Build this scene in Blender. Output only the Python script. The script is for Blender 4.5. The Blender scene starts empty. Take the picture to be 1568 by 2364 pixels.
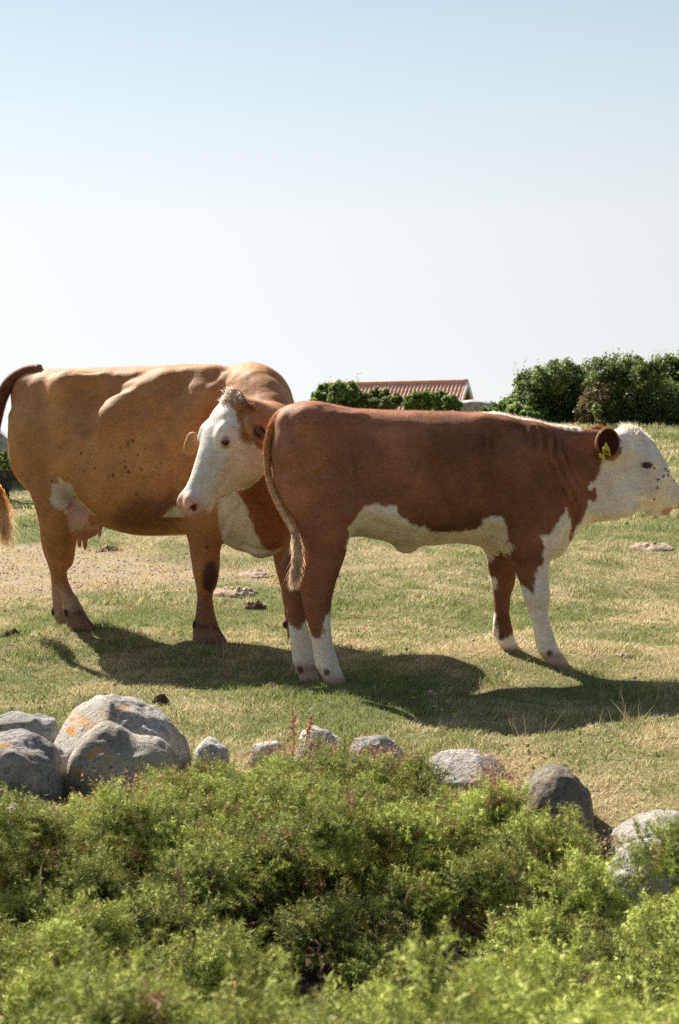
import bpy, math, random
import numpy as np
from mathutils import Vector, Matrix

random.seed(7)
rng = np.random.default_rng(11)
C = bpy.context.scene.collection
scene = bpy.context.scene

# ------------------------------------------------------------------ camera, sky, sun
CAM_H = 0.9
FPX = 3283.0            # focal length in pixels of a 1568 x 2364 picture
HX, HY = 784.0, 1075.0  # where straight ahead lies in that picture
cam_d = bpy.data.cameras.new("camera")
cam = bpy.data.objects.new("camera", cam_d)
C.objects.link(cam)
scene.camera = cam
cam.location = (0, 0, CAM_H)
cam.rotation_euler = (math.radians(90), 0, 0)
cam_d.sensor_fit = 'VERTICAL'
cam_d.sensor_height = 36.0
cam_d.lens = 50.0
cam_d.shift_y = -(1182.0 - HY) / 2364.0
cam_d.clip_start = 0.05
cam_d.clip_end = 3000
cam_d.dof.use_dof = True
cam_d.dof.focus_distance = 5.9
cam_d.dof.aperture_fstop = 10.0

SUN_EL = math.radians(39)
SUN_AZ = math.radians(33.5)      # turned from straight ahead towards the left
world = bpy.data.worlds.new("World")
scene.world = world
world.use_nodes = True
wn = world.node_tree.nodes
wl = world.node_tree.links
bg = wn["Background"]
sky = wn.new("ShaderNodeTexSky")
sky.sky_type = 'NISHITA'
sky.sun_disc = False
sky.sun_elevation = SUN_EL
sky.sun_rotation = -SUN_AZ
sky.altitude = 0
sky.air_density = 1.0
sky.dust_density = 1.6
sky.ozone_density = 1.5
bg.inputs[1].default_value = 0.10
# pale sea haze low in the sky: the sky texture is drawn towards a bright milky band near the horizon
tcw = wn.new("ShaderNodeTexCoord"); sxw = wn.new("ShaderNodeSeparateXYZ"); wl.new(tcw.outputs["Generated"], sxw.inputs[0])
hzr = wn.new("ShaderNodeValToRGB"); wl.new(sxw.outputs[2], hzr.inputs[0])
HZ = [(0.0, (6.25, 6.35, 6.45)), (0.08, (6.1, 6.25, 6.35)), (0.17, (5.9, 6.2, 6.35)), (0.24, (5.05, 5.8, 6.15)), (0.32, (3.95, 5.0, 5.85)), (0.5, (1.6, 2.3, 3.3))]
els = hzr.color_ramp.elements
while len(els) < len(HZ): els.new(0.5)
for e_, (p_, c_) in zip(els, HZ): e_.position = p_; e_.color = tuple(v * 0.0558 for v in c_) + (1,)
tenx = wn.new("ShaderNodeMix"); tenx.data_type = 'RGBA'; tenx.blend_type = 'MULTIPLY'; tenx.clamp_result = False
tenx.inputs[0].default_value = 1; wl.new(hzr.outputs[0], tenx.inputs[6]); tenx.inputs[7].default_value = (10, 10, 10, 1)
# a little brighter on the sun's side
sdt = wn.new("ShaderNodeVectorMath"); sdt.operation = 'DOT_PRODUCT'; wl.new(tcw.outputs["Generated"], sdt.inputs[0]); sdt.inputs[1].default_value = (-0.78, 0.62, 0.0)
sdot = wn.new("ShaderNodeMapRange"); wl.new(sdt.outputs["Value"], sdot.inputs[0])
for k_, v_ in enumerate((-1.0, 0.85, 0.33, 1.10)): sdot.inputs[1 + k_].default_value = v_
sunw = wn.new("ShaderNodeVectorMath"); sunw.operation = 'SCALE'; wl.new(tenx.outputs[2], sunw.inputs[0]); wl.new(sdot.outputs[0], sunw.inputs["Scale"])
fac = wn.new("ShaderNodeMapRange"); wl.new(sxw.outputs[2], fac.inputs[0])
fac.inputs[1].default_value = 0.33; fac.inputs[2].default_value = 0.55; fac.inputs[3].default_value = 1.0; fac.inputs[4].default_value = 0.0
hmx = wn.new("ShaderNodeMix"); hmx.data_type = 'RGBA'; wl.new(fac.outputs[0], hmx.inputs[0]); skd = wn.new('ShaderNodeVectorMath'); skd.operation = 'SCALE'; skd.inputs['Scale'].default_value = 0.6; wl.new(sky.outputs[0], skd.inputs[0]); wl.new(skd.outputs[0], hmx.inputs[6]); wl.new(sunw.outputs[0], hmx.inputs[7])
wl.new(hmx.outputs[2], bg.inputs[0])
sun_d = bpy.data.lights.new("sun", 'SUN')
sun_d.energy = 5.0
sun_d.angle = math.radians(0.5)
sun_d.color = (1.0, 0.93, 0.82)
sun = bpy.data.objects.new("sun", sun_d)
C.objects.link(sun)
to_sun = Vector((-math.sin(SUN_AZ) * math.cos(SUN_EL), math.cos(SUN_AZ) * math.cos(SUN_EL), math.sin(SUN_EL)))
sun.rotation_euler = to_sun.to_track_quat('Z', 'Y').to_euler()
scene.view_settings.view_transform = 'Standard'
scene.view_settings.look = 'None'
scene.view_settings.gamma = 1.0
scene.view_settings.exposure = 1.42
scene.cycles.max_bounces = 6
scene.cycles.transparent_max_bounces = 6
scene.cycles.use_denoising = False

# ------------------------------------------------------------------ helpers
def at(px, py, d):
    return np.array([(px - HX) / FPX * d, d, CAM_H - (py - HY) / FPX * d])

def _hash(ix, iy, iz, seed):
    h = (ix.astype(np.int64) * 374761393 + iy.astype(np.int64) * 668265263 + iz.astype(np.int64) * 2147483647 + seed * 974634777) & 0xffffffff
    h = ((h ^ (h >> 13)) * 1274126177) & 0xffffffff
    h = ((h ^ (h >> 16)) * 2246822519) & 0xffffffff
    return ((h ^ (h >> 15)) & 0xffffff).astype(np.float64) / 0xffffff

def noise3(x, y, z, seed=0):
    x, y, z = np.broadcast_arrays(np.asarray(x, float), np.asarray(y, float), np.asarray(z, float))
    x0, y0, z0 = np.floor(x), np.floor(y), np.floor(z)
    fx, fy, fz = x - x0, y - y0, z - z0
    fx = fx * fx * (3 - 2 * fx); fy = fy * fy * (3 - 2 * fy); fz = fz * fz * (3 - 2 * fz)
    r = 0
    for i in (0, 1):
        wx = fx if i else 1 - fx
        for j in (0, 1):
            wy = fy if j else 1 - fy
            for k in (0, 1):
                wz = fz if k else 1 - fz
                r = r + wx * wy * wz * _hash(x0 + i, y0 + j, z0 + k, seed)
    return r * 2 - 1

def fbm(x, y, z, seed=0, octs=4, gain=0.5):
    r, a, s = 0, 1.0, 1.0
    for o in range(octs):
        r = r + a * noise3(x * s, y * s, z * s, seed + o * 17)
        a *= gain; s *= 2.03
    return r

def sstep(a, b, x):
    t = np.clip((x - a) / (b - a), 0, 1)
    return t * t * (3 - 2 * t)

def mesh_obj(name, V, Fq, mat=None, parent=None, tri=None, smooth=True, col=None, normals=None):
    """one mesh object from numpy arrays; Fq quads (n,4) and/or tri triangles (m,3)"""
    V = np.asarray(V, dtype=np.float32)
    me = bpy.data.meshes.new(name)
    loops = []; starts = []; n = 0
    if Fq is not None and len(Fq):
        Fq = np.asarray(Fq, dtype=np.int32)
        loops.append(Fq.ravel()); starts.append(np.arange(len(Fq)) * 4); n = len(Fq) * 4
    if tri is not None and len(tri):
        tri = np.asarray(tri, dtype=np.int32)
        loops.append(tri.ravel()); starts.append(n + np.arange(len(tri)) * 3)
    loops = np.concatenate(loops); starts = np.concatenate(starts)
    me.vertices.add(len(V)); me.vertices.foreach_set("co", V.ravel())
    me.loops.add(len(loops)); me.loops.foreach_set("vertex_index", loops.astype(np.int32))
    me.polygons.add(len(starts)); me.polygons.foreach_set("loop_start", starts.astype(np.int32))
    me.update(calc_edges=True)
    if smooth:
        me.polygons.foreach_set("use_smooth", np.ones(len(starts), dtype=bool))
    if col is not None:
        a = me.color_attributes.new("coat", 'FLOAT_COLOR', 'POINT')
        cc = np.ones((len(V), 4), dtype=np.float32); cc[:, :3] = col
        a.data.foreach_set("color", cc.ravel())
    if normals is not None:
        me.normals_split_custom_set_from_vertices(np.asarray(normals, dtype=np.float32))
    o = bpy.data.objects.new(name, me)
    C.objects.link(o)
    if mat: me.materials.append(mat)
    if parent is not None: o.parent = parent
    return o

def tag(o, label=None, cat=None, group=None, kind=None):
    if label: o["label"] = label
    if cat: o["category"] = cat
    if group: o["group"] = group
    if kind: o["kind"] = kind
    return o

def empty(name, loc=(0, 0, 0), rz=0.0):
    o = bpy.data.objects.new(name, None)
    C.objects.link(o); o.location = loc; o.rotation_euler = (0, 0, rz); o.empty_display_size = 0.2
    return o

class NT:
    """small node helper"""
    def __init__(s, name, rough=0.7, spec=0.3):
        s.m = bpy.data.materials.new(name); s.m.use_nodes = True
        s.n = s.m.node_tree.nodes; s.l = s.m.node_tree.links
        s.b = s.n["Principled BSDF"]
        s.b.inputs["Roughness"].default_value = rough
        s.b.inputs["Specular IOR Level"].default_value = spec
        s.out = s.n["Material Output"]
    def node(s, t, **kw):
        n = s.n.new(t)
        for k, v in kw.items():
            if k in n.inputs.keys(): n.inputs[k].default_value = v
            else: setattr(n, k, v)
        return n
    def link(s, a, b): s.l.new(a, b)
    def coord(s, scale=(1, 1, 1), kind='Object'):
        t = s.node("ShaderNodeTexCoord"); mp = s.node("ShaderNodeMapping")
        mp.inputs["Scale"].default_value = scale
        s.link(t.outputs[kind], mp.inputs["Vector"])
        return mp.outputs[0]
    def noise(s, scale, detail=4, rough=0.6, vec=None):
        n = s.node("ShaderNodeTexNoise", Scale=scale, Detail=detail, Roughness=rough)
        if vec is not None: s.link(vec, n.inputs["Vector"])
        return n.outputs["Fac"]
    def ramp(s, fac, stops):
        r = s.node("ShaderNodeValToRGB")
        e = r.color_ramp.elements
        while len(e) < len(stops): e.new(0.5)
        for i, (p, c) in enumerate(stops):
            e[i].position = p; e[i].color = (*c, 1) if len(c) == 3 else c
        s.link(fac, r.inputs[0])
        return r.outputs[0]
    def mix(s, fac, a, b, mode='MIX'):
        m = s.node("ShaderNodeMix", data_type='RGBA', blend_type=mode)
        for sock, v in ((m.inputs[0], fac), (m.inputs[6], a), (m.inputs[7], b)):
            if hasattr(v, 'links') or hasattr(v, 'is_linked'): s.link(v, sock)
            elif isinstance(v, (int, float)): sock.default_value = v
            else: sock.default_value = (*v, 1)
        return m.outputs[2]
    def bump(s, h, strength=0.3, dist=0.01):
        b = s.node("ShaderNodeBump", Strength=strength, Distance=dist)
        s.link(h, b.inputs["Height"]); s.link(b.outputs[0], s.b.inputs["Normal"])
        return b
    def color(s, c):
        if hasattr(c, 'is_linked'): s.link(c, s.b.inputs["Base Color"])
        else: s.b.inputs["Base Color"].default_value = (*c, 1)
        return s

def plain(name, c, rough=0.7, spec=0.3, var=0.25, scale=40):
    t = NT(name, rough, spec)
    f = t.noise(scale, 5, 0.7, t.coord())
    dark = tuple(v * (1 - var) for v in c); lite = tuple(min(1, v * (1 + var)) for v in c)
    t.color(t.ramp(f, [(0.3, dark), (0.7, lite)]))
    t.bump(f, 0.25, 0.004)
    return t.m

def pchip(x, y, xn):
    x = np.asarray(x, float); y = np.asarray(y, float)
    if len(x) < 3: return np.interp(xn, x, y)
    h = np.diff(x); d = np.diff(y) / h
    m = np.zeros_like(y)
    for i in range(1, len(x) - 1):
        if d[i - 1] * d[i] > 0:
            w1 = 2 * h[i] + h[i - 1]; w2 = h[i] + 2 * h[i - 1]
            m[i] = (w1 + w2) / (w1 / d[i - 1] + w2 / d[i])
    m[0] = d[0]; m[-1] = d[-1]
    i = np.clip(np.searchsorted(x, xn) - 1, 0, len(x) - 2)
    t = np.clip((xn - x[i]) / h[i], 0, 1)
    h00 = (1 + 2 * t) * (1 - t) ** 2; h10 = t * (1 - t) ** 2; h01 = t * t * (3 - 2 * t); h11 = t * t * (t - 1)
    return h00 * y[i] + h10 * h[i] * m[i] + h01 * y[i + 1] + h11 * h[i] * m[i + 1]

def unit(v):
    v = np.asarray(v, float); return v / np.linalg.norm(v)

# ------------------------------------------------------------------ implicit body builder
class Sdf:
    def __init__(s, lo, hi, h):
        s.lo = np.array(lo, float); s.h = h
        s.n = np.ceil((np.array(hi, float) - s.lo) / h).astype(int) + 1
        s.ax = [s.lo[i] + np.arange(s.n[i]) * h for i in range(3)]
        s.F = np.full(tuple(s.n), 1.0, dtype=np.float32)
    def win(s, lo, hi, pad):
        sl = []
        for i in range(3):
            a = int(max(0, math.floor((lo[i] - pad - s.lo[i]) / s.h)))
            b = int(min(s.n[i], math.ceil((hi[i] + pad - s.lo[i]) / s.h) + 1))
            if b <= a: return None
            sl.append(slice(a, b))
        return tuple(sl)
    def apply(s, fn, lo, hi, k, op):
        w = s.win(lo, hi, k + 3 * s.h)
        if w is None: return
        X = s.ax[0][w[0]].astype(np.float32)[:, None, None]
        Y = s.ax[1][w[1]].astype(np.float32)[None, :, None]
        Z = s.ax[2][w[2]].astype(np.float32)[None, None, :]
        d = fn(X, Y, Z).astype(np.float32)
        A = s.F[w]
        if op == '+':
            if k > 0:
                hh = np.clip(k - np.abs(A - d), 0, None) / k
                s.F[w] = np.minimum(A, d) - hh * hh * k * 0.25
            else: s.F[w] = np.minimum(A, d)
        else:
            B = -d
            if k > 0:
                hh = np.clip(k - np.abs(A - B), 0, None) / k
                s.F[w] = np.maximum(A, B) + hh * hh * k * 0.25
            else: s.F[w] = np.maximum(A, B)
    def ell(s, c, r, k=0.02, R=None, op='+'):
        c = np.asarray(c, float); r = np.asarray(r, float)
        R = np.eye(3) if R is None else np.array([unit(v) for v in R])
        ext = np.sqrt(((R.T * r) ** 2).sum(1)) if R is not None else r
        def fn(X, Y, Z):
            q = [R[i][0] * (X - c[0]) + R[i][1] * (Y - c[1]) + R[i][2] * (Z - c[2]) for i in range(3)]
            k0 = np.sqrt(sum((q[i] / r[i]) ** 2 for i in range(3)))
            k1 = np.sqrt(sum((q[i] / r[i] ** 2) ** 2 for i in range(3))) + 1e-6
            return k0 * (k0 - 1) / k1
        s.apply(fn, c - ext, c + ext, k, op)
    def cap(s, a, b, ra, rb, k=0.02, op='+', sc=(1, 1, 1)):
        sc = np.asarray(sc, float)
        a = np.asarray(a, float); b = np.asarray(b, float)
        lo = np.minimum(a - ra * sc, b - rb * sc); hi = np.maximum(a + ra * sc, b + rb * sc)
        A = a / sc; B = b / sc; ba = B - A; L2 = float((ba ** 2).sum()) + 1e-9
        ms = float(min(sc))
        def fn(X, Y, Z):
            px = X / sc[0] - A[0]; py = Y / sc[1] - A[1]; pz = Z / sc[2] - A[2]
            h = np.clip((px * ba[0] + py * ba[1] + pz * ba[2]) / L2, 0, 1)
            d = np.sqrt((px - ba[0] * h) ** 2 + (py - ba[1] * h) ** 2 + (pz - ba[2] * h) ** 2)
            return (d - (ra + (rb - ra) * h)) * ms
        s.apply(fn, lo, hi, k, op)
    def loft(s, o, U, N, u, top, bot, w, k=0.03, sc=None, nar=None, p=2.0, op='+'):
        """solid along axis U; at each u it spans bot..top along N and +-w along the cross axis"""
        o = np.asarray(o, float); U = unit(U); N = np.asarray(N, float); N = unit(N - U * (N @ U)); S = np.cross(N, U)
        u = np.asarray(u, float)
        T = np.linspace(u[0], u[-1], 240)
        def tab(v, dflt):
            return np.full(240, dflt) if v is None else pchip(u, v, T)
        tt, tb, tw, ts, tn = tab(top, 0), tab(bot, 0), tab(w, 0), tab(sc, 0.0), tab(nar, 0.0)
        pts = []
        for i in range(0, 240, 6):
            for a in (tt[i], tb[i]):
                for b in (-tw[i] * 1.4, tw[i] * 1.4):
                    pts.append(o + U * T[i] + N * a + S * (ts[i] + b))
        pts = np.array(pts)
        def fn(X, Y, Z):
            x, y, z = X - o[0], Y - o[1], Z - o[2]
            uu = x * U[0] + y * U[1] + z * U[2]
            nn = x * N[0] + y * N[1] + z * N[2]
            ss = x * S[0] + y * S[1] + z * S[2]
            it = np.clip((uu - T[0]) / (T[-1] - T[0]) * 239, 0, 238.999)
            i0 = it.astype(np.int32); f = it - i0
            g = lambda t: t[i0] * (1 - f) + t[i0 + 1] * f
            a, b, ww, sh, na = g(tt), g(tb), g(tw), g(ts), g(tn)
            h = np.maximum((a - b) * 0.5, 1e-3); tq = (nn - (a + b) * 0.5) / h
            we = np.maximum(ww * (1 - na * np.clip(tq, -1, 1)), 1e-3)
            sx = (ss - sh) / we
            q = (np.abs(sx) ** p + np.abs(tq) ** p) ** (1 / p)
            k1 = np.sqrt((sx / we) ** 2 + (tq / h) ** 2) + 1e-4
            q2 = np.sqrt(sx ** 2 + tq ** 2)
            d = np.where(q2 > 1e-4, q2 * (q - 1) / k1, -np.minimum(we, h))
            e = np.maximum(T[0] - uu, uu - T[-1])
            return np.where(e > 0, np.sqrt(np.maximum(d, 0) ** 2 + e ** 2), d)
        s.apply(fn, pts.min(0), pts.max(0), k, op)
    def zleg(s, rows, k=0.03, p=2.2, op='+'):
        """upright leg: rows (z, xc, yc, ax, ay) listed from the top down"""
        r = np.array(sorted(rows, key=lambda q: q[0]))
        Z0 = np.linspace(r[0, 0], r[-1, 0], 240)
        tb = [pchip(r[:, 0], r[:, j], Z0) for j in range(1, 5)]
        def fn(X, Y, Z):
            it = np.clip((Z - Z0[0]) / (Z0[-1] - Z0[0]) * 239, 0, 238.999)
            i0 = it.astype(np.int32); f = it - i0
            g = lambda t: t[i0] * (1 - f) + t[i0 + 1] * f
            xc, yc, ax, ay = [g(t) for t in tb]
            a = (X - xc) / ax; b = (Y - yc) / ay
            q = (np.abs(a) ** p + np.abs(b) ** p) ** (1 / p)
            q2 = np.sqrt(a * a + b * b); k1 = np.sqrt((a / ax) ** 2 + (b / ay) ** 2) + 1e-4
            d = np.where(q2 > 1e-4, q2 * (q - 1) / k1, -np.minimum(ax, ay))
            e = np.maximum(Z0[0] - Z, Z - Z0[-1])
            return np.where(e > 0, np.sqrt(np.maximum(d, 0) ** 2 + e ** 2), d)
        lo = [min(q[1] - q[3] for q in rows), min(q[2] - q[4] for q in rows), r[0, 0]]
        hi = [max(q[1] + q[3] for q in rows), max(q[2] + q[4] for q in rows), r[-1, 0]]
        s.apply(fn, np.array(lo), np.array(hi), k, op)
    def val(s, P):
        P = np.atleast_2d(P); g = (P - s.lo) / s.h
        g = np.clip(g, 0, s.n - 1.001); i = g.astype(int); f = g - i
        r = 0
        for a in (0, 1):
            for b in (0, 1):
                for c in (0, 1):
                    w = (f[:, 0] if a else 1 - f[:, 0]) * (f[:, 1] if b else 1 - f[:, 1]) * (f[:, 2] if c else 1 - f[:, 2])
                    r = r + w * s.F[i[:, 0] + a, i[:, 1] + b, i[:, 2] + c]
        return r
    def grad(s, P):
        P = np.atleast_2d(P); e = s.h
        g = np.stack([s.val(P + np.eye(3)[i] * e) - s.val(P - np.eye(3)[i] * e) for i in range(3)], 1)
        return g / (np.linalg.norm(g, axis=1, keepdims=True) + 1e-9)
    def march(s, o, d, t0, t1):
        t = np.arange(t0, t1, s.h * 0.5)
        v = s.val(np.asarray(o)[None] + t[:, None] * np.asarray(d)[None])
        i = np.argmax(v < 0)
        if not (v[i] < 0): return None
        if i: t_ = t[i - 1] + (t[i] - t[i - 1]) * v[i - 1] / (v[i - 1] - v[i])
        else: t_ = t[0]
        return np.asarray(o) + t_ * np.asarray(d)
    def surface(s):
        F = s.F; ins = F < 0
        n = s.n
        cnt = np.zeros(tuple(n - 1), dtype=np.int8)
        for a in (0, 1):
            for b in (0, 1):
                for c in (0, 1):
                    cnt += ins[a:n[0] - 1 + a, b:n[1] - 1 + b, c:n[2] - 1 + c]
        act = np.argwhere((cnt > 0) & (cnt < 8))
        idx = -np.ones(tuple(n - 1), dtype=np.int32)
        idx[act[:, 0], act[:, 1], act[:, 2]] = np.arange(len(act))
        acc = np.zeros((len(act), 3)); num = np.zeros(len(act))
        corners = [(a, b, c) for a in (0, 1) for b in (0, 1) for c in (0, 1)]
        cv = {q: F[act[:, 0] + q[0], act[:, 1] + q[1], act[:, 2] + q[2]] for q in corners}
        for q in corners:
            for axx in range(3):
                if q[axx] == 0:
                    q2 = tuple(1 if i == axx else q[i] for i in range(3))
                    v1, v2 = cv[q], cv[q2]
                    m = (v1 < 0) != (v2 < 0)
                    t = np.where(m, v1 / np.where(m, v1 - v2, 1), 0)
                    base = np.array(q, float)[None].repeat(len(act), 0)
                    base[:, axx] += t
                    acc += base * m[:, None]; num += m
        V = s.lo + (act + acc / num[:, None]) * s.h
        quads = []
        for axx in range(3):
            u, v = [(1, 2), (2, 0), (0, 1)][axx]
            a = [slice(None)] * 3; b = [slice(None)] * 3
            a[axx] = slice(0, n[axx] - 1); b[axx] = slice(1, n[axx])
            ch = ins[tuple(a)] != ins[tuple(b)]
            e = np.argwhere(ch)
            e = e[(e[:, u] > 0) & (e[:, v] > 0) & (e[:, u] < n[u] - 1) & (e[:, v] < n[v] - 1)]
            flip = ins[e[:, 0], e[:, 1], e[:, 2]]
            def cell(du, dv):
                q = e.copy(); q[:, u] -= du; q[:, v] -= dv
                return idx[q[:, 0], q[:, 1], q[:, 2]]
            Q = np.stack([cell(1, 1), cell(0, 1), cell(0, 0), cell(1, 0)], 1)
            Q[~flip] = Q[~flip][:, ::-1]
            quads.append(Q)
        Q = np.concatenate(quads)
        Q = Q[(Q >= 0).all(1)]
        # keep the largest connected piece only
        lab = np.arange(len(V))
        for _ in range(200):
            mn = lab[Q].min(1); old = lab.copy()
            for j in range(4): np.minimum.at(lab, Q[:, j], mn)
            lab = lab[lab]
            if (lab == old).all(): break
        root = np.bincount(lab).argmax(); keep = lab == root
        m = -np.ones(len(V), dtype=np.int32); m[keep] = np.arange(keep.sum())
        Q = m[Q[keep[Q[:, 0]]]]
        return V[keep], Q

class Beast:
    """an animal's own frame: x forward, y to its left, z up, and sight lines from the lens"""
    def __init__(s, O, yaw):
        s.O = np.array(O, float); s.yaw = yaw
        c, n = math.cos(yaw), math.sin(yaw)
        s.R = np.array([[c, n, 0], [-n, c, 0], [0, 0, 1.0]])
        s.eye = s.R @ (np.array([0, 0, CAM_H]) - s.O)
    def ray(s, px, py):
        return s.R @ np.array([(px - HX) / FPX, 1.0, -(py - HY) / FPX])
    def L(s, px, py, y=0.0):
        d = s.ray(px, py); t = (y - s.eye[1]) / d[1]
        return s.eye + d * t
    def world(s, P):
        return np.asarray(P) @ s.R + s.O
    def px(s, P):
        w = s.world(np.atleast_2d(P))
        return np.stack([HX + FPX * w[:, 0] / w[:, 1], HY - FPX * (w[:, 2] - CAM_H) / w[:, 1]], 1)
    def rows(s, lst, y):
        """leg rows from (py, left px, right px, half-thickness across, [y]) on the plane y"""
        out = []
        for q in lst:
            yy = q[4] if len(q) > 4 else y
            a = s.L(q[1], q[0], yy); b = s.L(q[2], q[0], yy)
            out.append(((a[2] + b[2]) / 2, (a[0] + b[0]) / 2, yy, abs(b[0] - a[0]) / 2, q[3]))
        return out
    def hit(s, S, px, py, t0=4.0, t1=9.5):
        return S.march(s.eye, s.ray(px, py), t0, t1)
    def poly(s, lst, y):
        return np.array([s.L(a, b, y)[[0, 2]] for a, b in lst])

def poly_sd(P2, poly):
    """signed distance (inside negative) of points (n,2) to a polygon"""
    n = len(P2); d = np.full(n, 1e9); inside = np.zeros(n, bool)
    x, y = P2[:, 0], P2[:, 1]
    for i in range(len(poly)):
        a, b = poly[i], poly[(i + 1) % len(poly)]
        e = b - a; L2 = e @ e + 1e-12
        t = np.clip(((x - a[0]) * e[0] + (y - a[1]) * e[1]) / L2, 0, 1)
        d = np.minimum(d, np.hypot(x - a[0] - e[0] * t, y - a[1] - e[1] * t))
        c = (a[1] > y) != (b[1] > y)
        xx = a[0] + (y - a[1]) / (e[1] if abs(e[1]) > 1e-12 else 1e-12) * e[0]
        inside ^= c & (x < xx)
    return np.where(inside, -d, d)

def tube(path, rad, seg=12, flat=None):
    """tapered tube along a path -> V, quads"""
    path = np.asarray(path, float); n = len(path)
    rad = np.asarray(rad, float)
    T = np.gradient(path, axis=0); T /= np.linalg.norm(T, axis=1, keepdims=True) + 1e-9
    ref = np.array([0.0, 1.0, 0.1]); V = []
    for i in range(n):
        a = np.cross(T[i], ref); a /= np.linalg.norm(a) + 1e-9; b = np.cross(T[i], a)
        for j in range(seg):
            t = 2 * math.pi * j / seg
            V.append(path[i] + (a * math.cos(t) + b * math.sin(t)) * rad[i])
    Q = [[i * seg + j, i * seg + (j + 1) % seg, (i + 1) * seg + (j + 1) % seg, (i + 1) * seg + j] for i in range(n - 1) for j in range(seg)]
    V.append(path[0]); V.append(path[-1]); tr = []
    for j in range(seg):
        tr.append([len(V) - 2, (j + 1) % seg, j]); tr.append([len(V) - 1, (n - 1) * seg + j, (n - 1) * seg + (j + 1) % seg])
    return np.array(V), np.array(Q), np.array(tr)

def resample(pts, n):
    pts = np.asarray(pts, float)
    t = np.r_[0, np.cumsum(np.linalg.norm(np.diff(pts, axis=0), axis=1))]
    tn = np.linspace(0, t[-1], n)
    return np.stack([pchip(t, pts[:, i], tn) for i in range(pts.shape[1])], 1)

def fur_from(V, Q, N, count, flow, length, lift, width, colf, sel=None, seed=1, curl=0.25):
    """short tapered hairs growing from a quad surface; returns arrays for one mesh"""
    r = np.random.default_rng(seed)
    A = V[Q[:, 0]]; B = V[Q[:, 1]]; D = V[Q[:, 3]]
    area = np.linalg.norm(np.cross(B - A, D - A), axis=1)
    if sel is not None: area = area * sel(V[Q].mean(1), N[Q].mean(1))
    c = np.cumsum(area); f = np.searchsorted(c, r.random(count) * c[-1])
    f = np.clip(f, 0, len(Q) - 1)
    u, v = r.random(count), r.random(count)
    q = Q[f]
    wts = np.stack([(1 - u) * (1 - v), u * (1 - v), u * v, (1 - u) * v], 1)[:, :, None]
    P = (V[q] * wts).sum(1); n = (N[q] * wts).sum(1)
    n /= np.linalg.norm(n, axis=1, keepdims=True) + 1e-9
    fl = flow(P, n)
    fl = fl + r.normal(0, curl, fl.shape)
    fl -= n * (fl * n).sum(1, keepdims=True)
    fl /= np.linalg.norm(fl, axis=1, keepdims=True) + 1e-9
    ln = length(P, n) * (0.6 + 0.8 * r.random(count)); lf = lift(P, n) * (0.5 + r.random(count))
    d = fl + n * lf[:, None]; d /= np.linalg.norm(d, axis=1, keepdims=True)
    side = np.cross(n, fl)
    wd = (width * (0.7 + 0.6 * r.random(count)))[:, None]
    P0 = P - n * 0.0015
    VV = np.empty((count, 3, 3)); VV[:, 0] = P0 + side * wd / 2; VV[:, 1] = P0 - side * wd / 2; VV[:, 2] = P0 + d * ln[:, None]
    col = colf(P, n) * (0.72 + 0.56 * r.random(count))[:, None]
    col = col * (1 + .22 * noise3(P[:, 0] * 28, P[:, 1] * 28, P[:, 2] * 60, 7) + .12 * noise3(P[:, 0] * 90, P[:, 1] * 90, P[:, 2] * 160, 9))[:, None]
    return VV.reshape(-1, 3), np.arange(count * 3).reshape(-1, 3), np.repeat(col, 3, 0), np.repeat(n, 3, 0)

def locks(roots, dirs, lens, cols, nper, spread, width, seg=5, gravity=0.0, seed=3, wave=0.0):
    """bundles of long hairs (ribbons)"""
    r = np.random.default_rng(seed)
    V = []; Q = []; K = []
    for R0, d0, ln, cc in zip(roots, dirs, lens, cols):
        for _ in range(nper):
            p = np.array(R0, float) + r.normal(0, spread, 3); d = unit(np.array(d0, float) + r.normal(0, 0.16, 3))
            l = ln * (0.55 + 0.6 * r.random()); s = unit(np.cross(d, r.normal(0, 1, 3)))
            w = width * (0.6 + 0.8 * r.random()); b = len(V); cv = np.array(cc) * (0.88 + 0.24 * r.random())
            ph = r.random() * 6
            for k in range(seg + 1):
                t = k / seg
                V.append(p - s * w * (1 - t * 0.85)); V.append(p + s * w * (1 - t * 0.85)); K += [cv, cv]
                if k < seg: Q.append([b + 2 * k, b + 2 * k + 1, b + 2 * k + 3, b + 2 * k + 2])
                d = unit(d + np.array([0, 0, -gravity]) + s * math.sin(ph + t * 7) * wave)
                p = p + d * l / seg
    return np.array(V), np.array(Q), np.array(K)
# ------------------------------------------------------------------ terrain
def ground_base(x, y):
    x = np.asarray(x, float); y = np.asarray(y, float)
    up = np.log1p(np.exp((np.minimum(y, 60) - 8.8) * 1.6)) / 1.6 * .106
    side = 1 - .12 * sstep(0, -4, x)
    z = .015 + up * side
    z = np.where(y > 22, z - (z - 1.52 * side) * sstep(22, 25, y), z)
    z = z - (z + 1.2) * sstep(27, 52, y)
    z = z - .24 * sstep(3.7, 2.5, y) - .50 * sstep(1.5, .3, y)
    z = z + .05 * np.clip(x, -1, 2.5) * sstep(9, 4, y) * sstep(3, 4.5, y)
    z = z + .03 * noise3(x * .45, y * .45, 0, 51) * sstep(3.2, 5, y) + .010 * noise3(x * 2.1, y * 2.1, 0, 52) + .0045 * noise3(x * 8, y * 8, 0, 53)
    z = z + .5 * noise3(x * .04, y * .04, 0, 54) * sstep(40, 90, y)
    return z

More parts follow.
